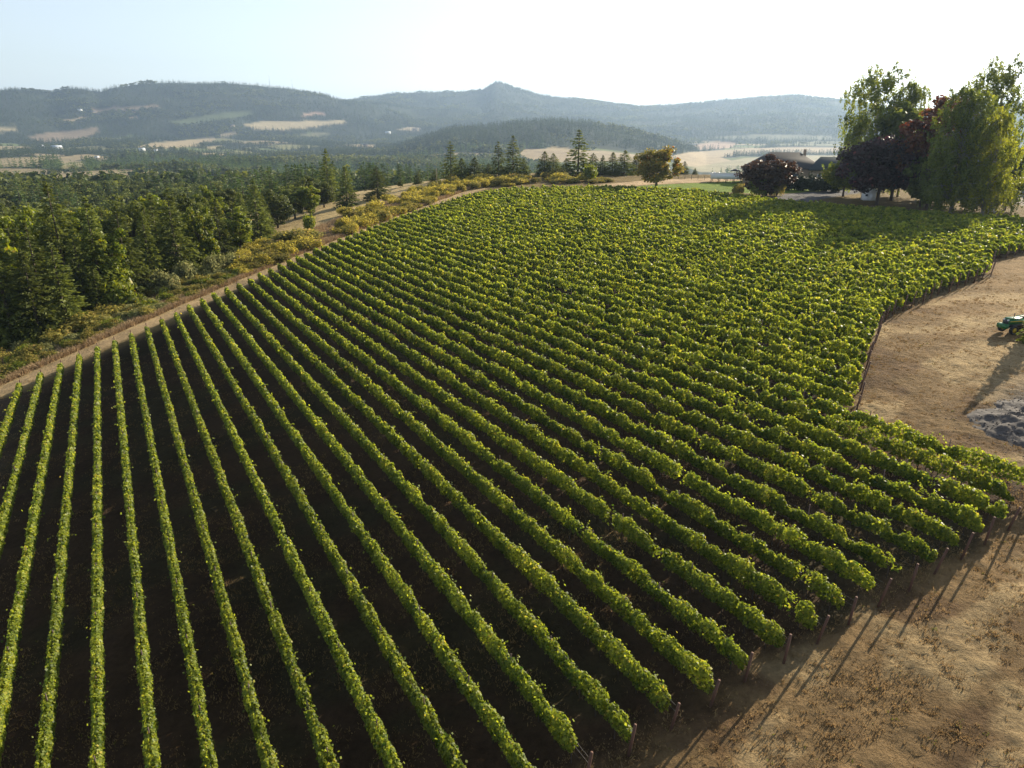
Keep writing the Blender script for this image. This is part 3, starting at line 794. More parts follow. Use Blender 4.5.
# near trees on the left, one by one: (column, top row, distance, width factor, kind, label)
LEFT = [
    (26, 243, 92, 1.25, 'F', 'broad fir nearest the wooden rail, its low boughs over the track bank'),
    (-6, 250, 84, 1.2, 'F', 'fir cut by the edge of the frame just above the wooden rail'),
    (52, 232, 112, 1.05, 'F', 'mid-sized fir behind the broad one by the wooden rail'),
    (4, 222, 108, 1.1, 'F', 'tall fir half out of the frame above the rail'),
    (66, 268, 104, .95, 'F', 'short pale-tipped fir in front of its taller neighbours, by the brambles'),
    (102, 206, 128, 1.1, 'F', 'tall fir with sweeping boughs above the red and yellow bush'),
    (84, 220, 138, 1.05, 'Y', 'yellow-green broadleaf tree wedged behind the fir with sweeping boughs'),
    (128, 214, 146, 1.0, 'F', 'dark fir between the two biggest ones of the near wood'),
    (158, 189, 150, 1.15, 'F', 'biggest dark fir of the near wood, left of the yellow-green bush'),
    (184, 200, 160, .95, 'Y', 'light green broadleaf tree directly behind the yellow-green bush'),
    (206, 198, 172, 1.05, 'F', 'fir with a lit tip above and behind the yellow-green bush'),
    (226, 206, 178, .95, 'Y', 'light green broadleaf tree at the wood edge before the round-based fir'),
    (247, 178, 205, 1.2, 'F', 'dark round-based fir at the near end of the golden brush'),
    (232, 192, 214, 1.0, 'F', 'fir behind the dark round-based one near the golden brush'),
    (36, 180, 172, 1.0, 'F', 'tall fir poking above the yellowish treetops at the far left'),
    (72, 196, 158, 1.0, 'F', 'fir among the yellowish broadleaf treetops'),
    (140, 194, 178, 1.0, 'F', 'fir in the back rank of the near wood'),
    (12, 204, 182, 1.0, 'Y', 'yellowish broadleaf tree at the far left of the near wood'),
    (38, 208, 178, 1.0, 'Y', 'yellow-green tree below the tall fir at the far left'),
    (62, 204, 190, 1.15, 'Y', 'yellow-green tree next to the fir in the second rank'),
    (116, 193, 190, 1.2, 'D', 'olive broadleaf tree behind the fir with sweeping boughs'),
    (138, 186, 205, 1.1, 'Y', 'broadleaf tree with yellow top left of the biggest fir'),
    (178, 187, 205, 1.1, 'D', 'olive broadleaf tree behind the biggest fir'),
    (198, 184, 225, 1.1, 'Y', 'yellow-topped tree in the back rank above the yellow-green bush'),
    (218, 186, 235, 1.15, 'D', 'dark broadleaf tree in the back rank, right end'),
    (268, 186, 225, 1.2, 'D', 'olive round tree right behind the dark round-based fir'),
    (287, 184, 240, 1.25, 'D', 'brownish olive tree between the round-based fir and the yellow tree'),
    (303, 182, 238, .85, 'Y', 'bright yellow-green tree standing alone in the golden brush'),
    (298, 173, 262, 1.2, 'D', 'dark round tree behind the bright yellow-green one'),
    (318, 179, 258, 1.1, 'D', 'grey-green round tree right of the bright yellow-green one'),
    (324, 148, 275, 1.15, 'F', 'tall dark fir rising over the valley left of the two stout firs'),
    (342, 166, 248, 1.2, 'F', 'stout fir on the grass bank, the left of two'),
    (374, 166, 255, 1.35, 'F', 'round stout fir standing alone on the grass bank'),
    (398, 180, 285, 1.2, 'D', 'low dark tree right of the stout fir on the bank'),
    (416, 171, 292, 1.0, 'F', 'small fir at the left end of the skyline firs'),
    (433, 170, 290, 1.2, 'F', 'bushy small fir left of the tall wide-armed one'),
    (450, 141, 285, 1.05, 'S', 'tall wide-armed fir with gappy crown on the field corner'),
    (461, 158, 280, 1.25, 'F', 'full fir tucked against the tall wide-armed one'),
    (474, 157, 282, 1.2, 'F', 'full fir second right of the wide-armed one'),
    (488, 163, 284, 1.2, 'F', 'lower fir before the pair of pointed spruces'),
    (498, 141, 282, .95, 'S', 'thin pointed spruce, left of the pair beyond the vines'),
    (513, 135, 280, 1.05, 'S', 'taller pointed spruce, right of the pair beyond the vines'),
    (524, 158, 283, 1.2, 'F', 'low fir at the foot of the taller pointed spruce'),
    (545, 151, 285, 1.1, 'F', 'even pyramid fir right of the pointed spruces'),
    (554, 153, 288, 1.1, 'F', 'second pyramid fir, right behind the even one'),
    (567, 158, 284, 1.2, 'F', 'low fir just left of the tallest skyline spruce'),
    (579, 129, 282, 1.25, 'S', 'tallest gappy spruce on the skyline beyond the vines'),
    (594, 153, 284, 1.1, 'F', 'fir just right of the tallest skyline spruce'),
    (604, 155, 286, 1.0, 'F', 'narrow fir, second right of the tallest spruce'),
    (614, 152, 284, 1.1, 'F', 'fir, third right of the tallest spruce'),
    (626, 150, 283, 1.15, 'F', 'dense fir left behind the autumn tree'),
    (638, 153, 288, 1.1, 'F', 'fir touching the autumn tree'),
    (687, 161, 300, 1.1, 'F', 'small round fir right of the autumn tree'),
    (698, 168, 300, 1.1, 'F', 'smallest fir on the field edge before the white deck'),
]
for i, (px, top, d, w, kind, lab) in enumerate(LEFT):
    while px < 235 and bound_w(*to_uv(*at_column(px, d)[:2])) < (19 if i in (0, 1, 4) else 22): d += 1
    x, y, z = at_column(px, d)
    h = top_height(px, top, x, y)
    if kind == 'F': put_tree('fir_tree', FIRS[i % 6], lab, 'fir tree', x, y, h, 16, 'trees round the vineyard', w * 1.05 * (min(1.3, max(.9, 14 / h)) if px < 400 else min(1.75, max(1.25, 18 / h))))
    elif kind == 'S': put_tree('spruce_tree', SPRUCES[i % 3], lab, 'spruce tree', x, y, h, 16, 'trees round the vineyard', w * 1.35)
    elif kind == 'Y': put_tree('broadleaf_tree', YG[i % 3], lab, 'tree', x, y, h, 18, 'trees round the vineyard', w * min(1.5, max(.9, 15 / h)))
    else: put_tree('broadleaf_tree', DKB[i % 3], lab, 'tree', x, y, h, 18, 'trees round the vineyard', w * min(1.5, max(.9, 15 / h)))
# fill of the near wood behind (part of the same plantation)
nfill = 0
for _ in range(4000):
    if nfill >= 70: break
    px = random.uniform(-120, 300); d = random.uniform(125, 330)
    x, y, z = at_column(px, d); u, v = to_uv(x, y); w = bound_w(u, v)
    if w < 24 or w > 170: continue
    lim = np.interp(px, [-120, 0, 60, 140, 200, 260, 300], [196, 198, 204, 198, 192, 190, 190])
    h = min(top_height(px, lim + random.uniform(2, 14), x, y), 22)
    if h < 8: continue
    nfill += 1
    if random.random() < .6: put_tree('fir_tree', FIRS[nfill % 6], 'fir deep inside the wood behind the front trees', 'fir tree', x, y, h, 16, 'firs inside the near wood', random.uniform(1, 1.25))
    else: put_tree('broadleaf_tree', (YG + DKB)[nfill % 6], 'olive or yellowish broadleaf tree deep inside the near wood', 'tree', x, y, h, 18, 'broadleaf trees inside the near wood', 1.0)

# mid-distance wood: every tree an object
nmid = {'c': 0, 'o': 0}
PROTO = {}
tries = 0
while (nmid['c'] < 280 or nmid['o'] < 290) and tries < 40000:
    tries += 1
    px = random.uniform(-90, 520); d = math.sqrt(random.uniform(300 ** 2, 640 ** 2))
    x, y, z = at_column(px, d); u, v = to_uv(x, y)
    if d < 330 and px > 330: continue
    if px > 420 and d < 420: continue
    c = fbm(np.array(x / 130), np.array(y / 130), 91, 2) + (px - 150) / 400
    con = c + random.uniform(-.25, .25) > 0
    lim = np.interp(px, [-90, 60, 130, 250, 330, 400, 520], [186, 183, 181, 172, 164, 168, 162])
    hmax = top_height(px, lim - 4, x, y)
    h = random.uniform(14, 22) if con else random.uniform(10, 15)
    h = min(h, max(hmax, 9))
    if h < 7: continue
    if con and nmid['c'] < 280:
        r_ = put_tree('conifer', MIDFIR[nmid['c'] % 4], 'conifer in the shaded middle-distance wood below the vineyard', 'conifer', x, y, h, 16, 'conifers of the middle-distance wood', random.uniform(1, 1.35))
        nmid['c'] += 1; PROTO.setdefault('c%d' % (nmid['c'] % 3), r_)
    elif not con and nmid['o'] < 290:
        r_ = put_tree('oak_tree', OAKS[nmid['o'] % 4], 'round-topped oak in the shaded middle-distance wood below the vineyard', 'oak tree', x, y, h, 12, 'oaks of the middle-distance wood', random.uniform(1.0, 1.4))
        nmid['o'] += 1; PROTO.setdefault('o%d' % (nmid['o'] % 3), r_)

# far woods: too many to count; instanced on points, one object per wood
def low_tree(name, kind, seed):
    if kind == 'c': return conifer_mesh(name, 1.0, .26, 8, 7, 2, seed, M['fir_mid'], .04, .19)
    t, c = broad_meshes(name, 1.0, .56, seed, M['oak'], M['bark'], 12, 12, .18, .05, .38)
    return c
def scatter(name, kind, pts, hs, tone):
    protos = [low_tree(name + '_tree', kind, 300 + i) for i in range(3)]
    Vs, Fs, Ts, n0 = [], [], [], 0
    base = []
    for me in protos:
        co = np.empty(len(me.vertices) * 3, np.float32); me.vertices.foreach_get('co', co)
        ti = np.empty(len(me.polygons), np.float32); me.attributes['tint'].data.foreach_get('value', ti)
        base.append((co.reshape(-1, 3), ti))
    which = rng.integers(0, 3, len(pts)); rot = rng.uniform(0, 6.28, len(pts)); wid = rng.uniform(.9, 1.4, len(pts)) * np.where(np.hypot(pts[:, 0], pts[:, 1]) > 4600, 1.35, 1.0); tv = rng.uniform(-.28, .28, len(pts)) + tone
    for b in range(3):
        sel = which == b; co, ti = base[b]
        c, s = np.cos(rot[sel])[:, None], np.sin(rot[sel])[:, None]
        hh = hs[sel][:, None]; w = wid[sel][:, None] * hh
        X = (co[None, :, 0] * c - co[None, :, 1] * s) * w + pts[sel, 0:1]
        Y = (co[None, :, 0] * s + co[None, :, 1] * c) * w + pts[sel, 1:2]
        Z = co[None, :, 2] * hh + pts[sel, 2:3]
        Vs.append(np.stack([X, Y, Z], -1).reshape(-1, 3).astype(np.float32))
        Ts.append(np.clip(ti[None] + tv[sel][:, None], 0, 1).ravel())
    V = np.concatenate(Vs)
    me = mesh_np(name, V, np.arange(len(V)).reshape(-1, 4), M['fir_mid'] if kind == 'c' else M['oak'], tint=np.concatenate(Ts))
    tag(obj(name, me), kind='stuff')
def wood_points(r0, r1, px0, px1, sp0, sp1, thin=1.0):
    a0, a1 = float(column_az(px0)), float(column_az(px1))
    area = (a1 - a0) * (r1 * r1 - r0 * r0) / 2
    sp = (sp0 + sp1) / 2
    n = int(area / sp ** 2 * thin)
    # more trees nearer, where the spacing is finer
    r = np.sqrt(rng.uniform(r0 ** 2, r1 ** 2, n)); a = rng.uniform(a0, a1, n)
    x, y = r * np.sin(a), r * np.cos(a); z = H(x, y)
    px, py = project(x, y, z)
    keep = np.ones(n, bool)
    for P, c in FIELDS_PX: keep &= ~inside(px, py, P)
    keep &= patch(x, y) == 0
    return x[keep], y[keep], z[keep], px[keep], py[keep], r[keep]
def visible(x, y, z, h):
    """drop trees that a nearer ridge hides from anywhere near the camera"""
    r = np.hypot(x, y); ok = np.ones(len(x), bool)
    e = (z + h) / r
    for t in np.linspace(.35, .985, 26): ok &= H(x * t, y * t) / (r * t) < e + .012
    return ok
wx, wy, wz, wpx, wpy, wr = [np.concatenate(q) for q in zip(wood_points(600, 1100, -90, 1110, 11, 11), wood_points(1100, 2000, -80, 1100, 12, 12), wood_points(2000, 3400, -60, 1090, 13.5, 13.5), wood_points(3400, 5000, -60, 1090, 16, 16), wood_points(5000, 7300, -60, 1090, 20, 20))]
ok = ~((wpx > 560) & (wr < 900))
sp_noise = fbm(wx / 320, wy / 320, 17, 3)
valley_right = (wpx > 560) & (wr < 4300) & (wr > 900) & ~((wpx < 720) & (wr > 2400) & (wr < 3500))
ok &= ~(valley_right & (sp_noise < .05))                       # the open right-hand valley keeps hedgerows and groves only
hh = rng.uniform(11, 21, len(wx)) * np.where(wr > 4600, .95, 1.0)
ok &= visible(wx, wy, wz, hh)
con = (fbm(wx / 240, wy / 240, 23, 2) + np.where(wr > 2200, .40, np.where((wr < 1300) & (wpx < 260), -.22, .02)) + .25 * rng.uniform(-1, 1, len(wx))) > 0
hh = np.where(con, hh, hh * .85) * np.clip(1 + .55 * fbm(wx / 150, wy / 150, 131, 2), .55, 1.35)
tone = .55 * fbm(wx / 170, wy / 170, 141, 2)
hills_far = wr > 2300
for nm, kd, sel in (('valley_conifer_woods', 'c', con & ~hills_far), ('valley_oak_woods', 'o', ~con & ~hills_far), ('hillside_conifer_woods', 'c', con & hills_far), ('hillside_broadleaf_woods', 'o', ~con & hills_far)):
    s_ = sel & ok
    print(nm, s_.sum())
    scatter(nm, kd, np.stack([wx, wy, wz - .4], -1)[s_], hh[s_], tone[s_])

# ------------------------------------------------------------------ brush along the field's left border
SH = {kk: [(shrub_mesh(kk + '_shrub', 400 + 7 * i + len(kk), M[kk], leaf=.17), stems_mesh('shrub_stems', 420 + i, 1.4, 1.8, M['bark'])) for i in range(3)] for kk in ('sage', 'bramble', 'gold_brush', 'yellow_green')}
def put_shrub(kind, x, y, w, h, label, group=None, i=0, name='shrub', cat='shrub'):
    me, st = SH[kind][i % 3]
    root = thing(name, label, cat, (x, y, float(H(x, y))), random.uniform(0, 6.28), group, (w / 1.5, w / 1.5, h / 1.8))
    obj('crown', me, root); obj('stem', st, root); return root
BUSHES = [  # column, base row, half width px, height px, kind, label
    (203, 271, 18, 32, 'yellow_green', 'round yellow-green bush at the foot of the biggest fir'),
    (238, 253, 10, 18, 'yellow_green', 'small green bush at the wood edge right of the round yellow-green one'),
    (126, 308, 20, 32, 'yellow_green', 'yellow and green bush beside the red-leaved one on the bank'),
    (147, 297, 10, 22, 'sage', 'olive bush filling in behind the yellow and green one'),
    (168, 292, 17, 22, 'sage', 'pale sage bush right of the yellow and green one'),
    (188, 284, 15, 22, 'sage', 'second pale sage bush along the track'),
    (214, 275, 13, 22, 'sage', 'pale sage bush below the round yellow-green one'),
    (229, 270, 10, 17, 'sage', 'last pale sage bush before the straw strip'),
    (90, 330, 22, 16, 'bramble', 'low bramble patch beside the track under the firs'),
    (60, 343, 18, 15, 'bramble', 'low bramble patch left of the first one'),
    (34, 358, 16, 13, 'bramble', 'low bramble patch right above the wooden rail'),
    (112, 318, 16, 13, 'bramble', 'bramble patch under the yellow and green bush'),
    (6, 376, 14, 12, 'bramble', 'low bramble below the wooden rail post'),
    (300, 243, 26, 14, 'bramble', 'wide olive bramble before the straw strip'),
    (272, 250, 16, 9, 'bramble', 'flat bramble at the lower end of the straw strip'),
    (310, 231, 9, 16, 'yellow_green', 'bright bush in the gap of the golden brush'),
    (590, 181, 8, 16, 'yellow_green', 'round pale green bush before the skyline firs'),
    (558, 178, 8, 10, 'bramble', 'brown mounded bush left of the round pale green one'),
]
for i, (px, py, hw, hp, kind, lab) in enumerate(BUSHES):
    x, y, t = [float(q) for q in ground_at(px, py)]
    put_shrub(kind, x, y, hw * t / FPX, hp * t / FPX * 1.08, lab, None, i, 'bush', 'bush')
g_, s_ = SH['yellow_green'][1]
x, y, t = [float(q) for q in ground_at(111, 309)]
rb = thing('bush', 'small red-leaved bush beside the yellow and green one', 'bush', (x, y, float(H(x, y))), 0, None, (1.5, 1.5, 2.4))
obj('crown', shrub_mesh('red_shrub', 77, M['red_leaf'], .6, 1.2, 8, 60, .2), rb); obj('stem', s_, rb, scale=(.4, .4, .55))
ns = 0
for _ in range(6000):
    if ns >= 430: break
    f = random.random() ** .9
    v = -25 + f * 150 if ns % 2 else random.uniform(-28, 32)
    wmin, wmax = (5.5, 19) if v < 30 else (4.0, 26)
    w = random.uniform(wmin, wmax) if random.random() < .45 or v < 30 else random.uniform(4.5, 10)
    u = 128 + ((v + 5) * .64 + w) / .77
    if u > 262: continue
    x, y = to_xy(u, v)
    px, py = project(x, y, H(x, y))
    if px < -60 or px > 500: continue
    if abs(px - 285) < 55 and 222 < py < 246: continue
    d = math.hypot(x, y)
    if px > 240:
        kind = 'gold_brush' if random.random() < .72 else 'bramble'
        rad = random.uniform(1.6, 3.4); h = random.uniform(1.9, 3.8) * (1 if w > 8 else .8)
        lab, gr = 'golden dry shrub in the brush belt between vines and wood', 'golden brush belt'
    else:
        if w < 5.5: continue
        kind = random.choice(('bramble', 'sage', 'bramble', 'yellow_green'))
        rad = random.uniform(1.0, 2.1); h = random.uniform(.8, 1.9) * (1 + max(0, w - 9) * .05)
        lab, gr = 'low olive shrub in the undergrowth between track and firs', 'low shrubs along the track'
    put_shrub(kind, x, y, rad, h, lab, gr, ns, 'golden_shrub' if gr == 'golden brush belt' else 'low_shrub'); ns += 1
# brush beyond the far end of the vines
for i in range(46):
    px = random.uniform(470, 612); d = random.uniform(252, 278)
    x, y, z = at_column(px, d)
    put_shrub(random.choice(('gold_brush', 'gold_brush', 'bramble')), x, y, random.uniform(2, 4), random.uniform(1.3, 3.0) * (1 if px < 590 else .6), 'golden dry shrub beyond the far end of the vines, before the skyline firs', 'golden brush beyond the vines', i, 'golden_shrub')

# straw-coloured grass: tufts
def grass(name, P, hgt, mat, blades=4, spread=.12, wid=.035):
    n = len(P) * blades
    B = np.repeat(P, blades, 0) + np.concatenate([rng.normal(0, spread, (n, 2)), np.zeros((n, 1))], 1)
    hg = np.repeat(hgt, blades) * rng.uniform(.5, 1.2, n)
    th = rng.uniform(0, 6.28, n); d = np.stack([np.cos(th), np.sin(th), np.zeros(n)], -1)
    tl = np.concatenate([rng.normal(0, .45, (n, 2)), np.ones((n, 1))], 1) * hg[:, None]
    w = (np.broadcast_to(wid, (len(P),)).repeat(blades))[:, None]
    V = np.stack([B - d * w, B + d * w, B + tl + d * w * .3, B + tl - d * w * .3], 1).reshape(-1, 3)
    me = mesh_np(name, V, np.arange(4 * n).reshape(n, 4), mat, tint=np.clip(.5 + np.repeat(rng.normal(0, .2, len(P)), blades) + rng.normal(0, .12, n), 0, 1))
    return tag(obj(name, me), kind='stuff')
n = 60000
v = rng.uniform(-30, 130, n); w = 3.8 + 19 * rng.random(n) ** 1.7 ; u = 128 + ((v + 5) * .64 + w) / .77
x, y = to_xy(u, v); z = H(x, y); px, py = project(x, y, z)
keep = (px > -60) & (px < 520) & (u < 262)
grass('dry_grass', np.stack([x, y, z], -1)[keep], rng.uniform(.4, .9, n)[keep], M['straw'], 4, .25, .05)
# stubble and clods in the yard
n = 150000
px = rng.uniform(-40, 1100, n); py = 768 * rng.uniform(.34, 1.12, n)
x, y = [], []
n = 260000; xs = rng.uniform(-5, 70, n); ys = rng.uniform(20, 120, n)
u, v = to_uv(xs, ys); fdd = poly_dist(u, v, FIELD)
dd = np.hypot(xs, ys); pr = np.clip((58 / dd) ** 2, .15, 1) 
clump = fbm(u / 1.4, v / 1.4, 13, 3)
keep = (fdd > -1.5) & (u < 90) & (rng.random(n) < pr * np.clip(.55 + 1.3 * clump, .05, 1))
xs, ys = xs[keep], ys[keep]
grass('dry_stubble', np.stack([xs, ys, H(xs, ys) - .01], -1), rng.uniform(.04, .11, keep.sum()), M['stubble'], 4, .08, .018)
bigt = rng.random(keep.sum()) < .38 * np.clip(.9 * fbm(xs / 1.6, ys / 1.6, 211, 3) + .55, .2, 1.1)
P_ = np.stack([xs, ys, H(xs, ys) - .02], -1)[bigt]
grass('dry_tufts', P_, rng.uniform(.06, .17, len(P_)), M['stubble'], 8, .075, .032)
# weeds in the alleys between the rows
n = 110000
u = rng.uniform(14, 120, n); v = rng.uniform(-20, 52, n); x, y = to_xy(u, v)
keep = (rng.random(n) < np.clip((45 / np.hypot(x, y)) ** 1.5, .1, 1)) & (fbm(u / 2.5, v / 2.5, 93, 3) > 0)
grass('alley_weeds', np.stack([x, y, z_near(u, v) - .01], -1)[keep], rng.uniform(.05, .2, n)[keep], M['stubble'], 3, .1, .03)

# ------------------------------------------------------------------ the house garden's big trees
def birch_meshes(name, h, rad, seed, leaf_mat, bark_mat, branches=60, leaf=.42, top_gap=.5, shoulder=.45):
    g = np.random.default_rng(seed); P, T, limbs = [], [], []
    for i in range(branches):
        f = .12 + .86 * (i + g.uniform(0, 1)) / branches
        th = g.uniform(0, 6.28)
        prof = min(1.0, .7 + 1.2 * f) * math.sqrt(max(.02, 1 - (max(0, f - shoulder) / (1.02 - shoulder)) ** (2 if shoulder > .4 else 1.25))) * (1 + .22 * math.sin(2 * th + seed + 5 * f) + .15 * math.sin(3 * th - 4 * f))
        L = rad * prof * g.uniform(.6, 1.1)
        p0 = np.array([0, 0, h * max(.1, f - .06)]); rise = h * .07 * g.uniform(.4, 1.6)
        e = np.array([math.cos(th) * L, math.sin(th) * L, h * f + rise * .4])
        mid = (p0 + e) / 2 + np.array([0, 0, rise])
        limbs.append(([p0, mid, e], [h * .0045 * (1.1 - f), h * .003 * (1.1 - f), .015]))
        bt = g.uniform(-.22, .22)
        thin = 1 - top_gap * max(0, f - .6) / .4
        for q in range(max(3, int(11 * (.35 + .65 * L / rad) * thin))):
            t = g.uniform(.3, 1.1); o = (1 - t) ** 2 * p0 + 2 * t * (1 - t) * mid + t * t * e + np.array([*g.normal(0, .055 * rad, 2), g.normal(0, .02 * h)])
            m = int(g.uniform(24, 42)); D = h * g.uniform(.04, .15) * (1.15 - .6 * f)
            s_ = g.uniform(0, 1, m)
            pts = o + np.stack([g.normal(0, .022 * rad, m) + .05 * D * s_, g.normal(0, .022 * rad, m), -D * s_], -1)
            pts[:, 2] = np.maximum(pts[:, 2], .5 + g.uniform(0, 1.0, m))
            P.append(pts); T.append(np.clip(.45 + bt + g.normal(0, .18, m), 0, 1))
    P, T = np.concatenate(P), np.concatenate(T)
    N = g.normal(0, 1, P.shape); N[:, 2] *= .45
    global rng
    old = rng; rng = g
    V, F = leaf_quads(P, N, leaf * g.uniform(.6, 1.3, len(P)), 1.5, up=np.array([[0., 0, 1]]) + g.normal(0, .4, P.shape), kite=True); rng = old
    return trunk_mesh(name + '_trunk', h, h * .012, bark_mat, .93, h * .012, seed, limbs), mesh_np(name + '_crown', V, F, leaf_mat, tint=T)
def special(label, cat, name, px, d, top, trunk_crown, h0, width=1.0, base_py=None):
    if base_py is not None:
        x, y, t = [float(q) for q in ground_at(px, base_py)]
    else: x, y, _z = at_column(px, d)
    h = top_height(px, top, x, y)
    return put_tree(name, [('trunk', trunk_crown[0]), ('crown', trunk_crown[1])], label, cat, x, y, h, h0, None, width, rz=0.7)
tc = lambda *a, **k: broad_meshes(*a, **k)
BW1 = birch_meshes('birch_a', 26, 7.0, 501, M['birch'], M['pale_bark'], 130, .23, .2)
M['sunlit_birch'] = mat_leaf('sunlit_birch_leaf', (.06, .085, .012), (.25, .265, .030), (.32, .28, .03), .96, .5, 2.3, .5, .1, .3)  # birch leaf, brighter and yellower: sunlight on this crown is put into the colour
BW3 = birch_meshes('birch_c', 26, 7.2, 512, M['sunlit_birch'], M['pale_bark'], 150, .23, .15, .25)
BW2 = birch_meshes('birch_b', 26, 7.4, 502, M['birch'], M['pale_bark'], 160, .23, .1, .22)
PLUM = tc('plum', 14, 7.6, 503, M['plum'], M['bark'], 110, 130, .50, .12, .24, .3, lump=.3)
BEECH = tc('beech', 22, 7.2, 504, M['beech'], M['bark'], 110, 110, .55, .05, .22, .35, lump=.4)
LIGHT = tc('light', 20, 6.0, 505, M['birch'], M['bark'], 80, 100, .6, .06, .25, .3, lump=.4)
BRONZE = tc('bronze', 11, 5.6, 506, M['bronze'], M['bark'], 90, 115, .48, .05, .26, .25, lump=.35)
AUT = tc('autumn', 11, 5.6, 507, M['autumn'], M['bark'], 90, 120, .42, .06, .26, .28, lump=.18)
YEL = tc('yellow', 14, 6.2, 508, M['yellow_green'], M['bark'], 80, 100, .55, .05, .26, .28, lump=.35)
DK = tc('dark', 14, 6.0, 509, M['oak'], M['bark'], 80, 100, .55, .05, .26, .28, lump=.35)
special('tall drooping birch with sparse top at the left of the big garden trees', 'birch tree', 'birch_tree', 874, 222, 70, BW1, 26, 1.15)
special('tall thin-topped birch between the drooping birch and the copper one', 'birch tree', 'birch_tree', 908, 228, 82, BW2, 26, .85)
special('large weeping birch with pale limbs nearest the white bench', 'birch tree', 'birch_tree', 966, 188, 88, BW2, 26, 1.2)
special('tall feathery birch rising above the large weeping one', 'birch tree', 'birch_tree', 990, 206, 63, BW1, 26, .95)
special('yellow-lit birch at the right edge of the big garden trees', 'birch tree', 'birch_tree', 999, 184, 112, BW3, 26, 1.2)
special('dark purple plum tree standing over the white shed', 'plum tree', 'plum_tree', 888, 203, 131, PLUM, 14, 1.08)
special('red-brown copper beech in the middle of the big garden trees', 'beech tree', 'beech_tree', 934, 203, 93, BEECH, 22, 1.12)
special('dark beech half hidden behind the copper one', 'beech tree', 'beech_tree', 952, 226, 94, BEECH, 22, 1.1)
special('light green tree glowing behind the purple plum tree', 'tree', 'broadleaf_tree', 902, 216, 98, LIGHT, 20, 1.05)
special('yellow-green rounded tree left of the purple plum tree', 'tree', 'broadleaf_tree', 852, 222, 150, YEL, 14, 1.15)
special('dark green tree under the copper beech', 'tree', 'broadleaf_tree', 940, 200, 140, DK, 14, 1.0)
special('small dark tree at the right edge before the grey barn', 'tree', 'broadleaf_tree', 1022, 205, 150, DK, 14, .6)
special('bronze-leaved tree in front of the house roof', 'tree', 'bronze_tree', 773, 216, 152, BRONZE, 11, 1.35)
special('lone autumn tree with orange top at the end of the lawn', 'autumn tree', 'autumn_tree', 656, 0, 145, AUT, 11, 1.2, 187)
special('tree outside the frame that shades the gravel road', 'tree', 'broadleaf_tree', 1085, 205, 120, DK, 14, .9)
for i, (px, py, hw, hp, kd, lab) in enumerate([(757, 196, 11, 20, 'yellow_green', 'bright green bush at the foot of the bronze-leaved tree'), (776, 196, 9, 16, 'bramble', 'dark bush right of the bright green one'), (738, 195, 7, 12, 'bramble', 'purple-brown low bush at the corner of the lawn'), (695, 192, 3, 5, 'bramble', 'small dark shrub at the vine ends by the lawn')]):
    x, y, t = [float(q) for q in ground_at(px, py)]
    put_shrub(kd, x, y, hw * t / FPX, hp * t / FPX, lab, None, i, 'bush', 'bush')
M['hedge'] = mat_leaf('hedge_leaf', (.016, .026, .012), (.05, .065, .02), None, 1, .15, 1.3, .6, .1, .2)
for i, px in enumerate((795, 806, 818, 830, 843)):
    x, y, z = at_column(px, 236)
    r_ = thing('bush', 'dark clipped bush of the hedge below the house eaves', 'bush', (x, y, z), i, 'hedge bushes below the eaves', (2.4, 2.0, 2.6))
    if i == 0: hedge_me = shrub_mesh('hedge_shrub', 610, M['hedge'], 1.5, 1.8, 18, 120, .24)
    obj('crown', hedge_me, r_); obj('stem', SH['sage'][0][1], r_)

# ------------------------------------------------------------------ house, deck, sheds
M['roof_teal'] = mat_plain('roof_teal', (.022, .036, .040), .7, .25, 1.5)
M['roof_brown'] = mat_plain('roof_brown', (.034, .036, .038), .8, .25, 1.5)
M['tan_wall'] = mat_plain('tan_wall', (.36, .27, .19), .8, .12, 1.2)
M['white_paint'] = mat_plain('white_paint', (.82, .82, .82), .6, .06, 1.5)
M['grey_metal'] = mat_plain('grey_metal', (.44, .48, .52), .5, .10, .8)
M['glass'] = mat_plain('window_glass', (.03, .04, .05), .08, .1, 2)
M['dark_wood'] = mat_plain('dark_wood', (.10, .075, .055), .8, .3, 2)
M['rail_wood'] = mat_plain('rail_wood', (.34, .24, .16), .85, .25, 4)
M['tractor_green'] = mat_plain('tractor_green', (.015, .13, .035), .35, .12, 3)
M['tractor_yellow'] = mat_plain('tractor_yellow', (.62, .42, .02), .45, .1, 3)
M['rubber'] = mat_plain('rubber', (.02, .02, .02), .85, .3, 8)
M['black_metal'] = mat_plain('black_metal', (.03, .03, .032), .5, .2, 5)
M['pile'] = mat_plain('gravel_grey', (.078, .066, .058), .95, .5, 3.5, 0, 1.0)
def hip_roof(b, cx, cy, z, w, d, h, ridge, over=.5, thick=.25):
    x0, x1, y0, y1 = cx - w / 2 - over, cx + w / 2 + over, cy - d / 2 - over, cy + d / 2 + over
    P = []
    for dz in (0, thick):
        P += [(x0, y0, z + dz), (x1, y0, z + dz), (x1, y1, z + dz), (x0, y1, z + dz)]
    P += [(cx - ridge / 2, cy, z + thick + h), (cx + ridge / 2, cy, z + thick + h)]
    b.add(P, [(3, 2, 1, 0), (0, 1, 5, 4), (1, 2, 6, 5), (2, 3, 7, 6), (3, 0, 4, 7), (4, 5, 9, 8), (6, 7, 8, 9)], [(5, 6, 9), (7, 4, 8)])
def gable_roof(b, cx, cy, z, w, d, h, over=.4, thick=.2):
    hip_roof(b, cx, cy, z, w, d, h, w + 2 * over, over, thick)
def face_camera(x, y): return -math.atan2(x, y)
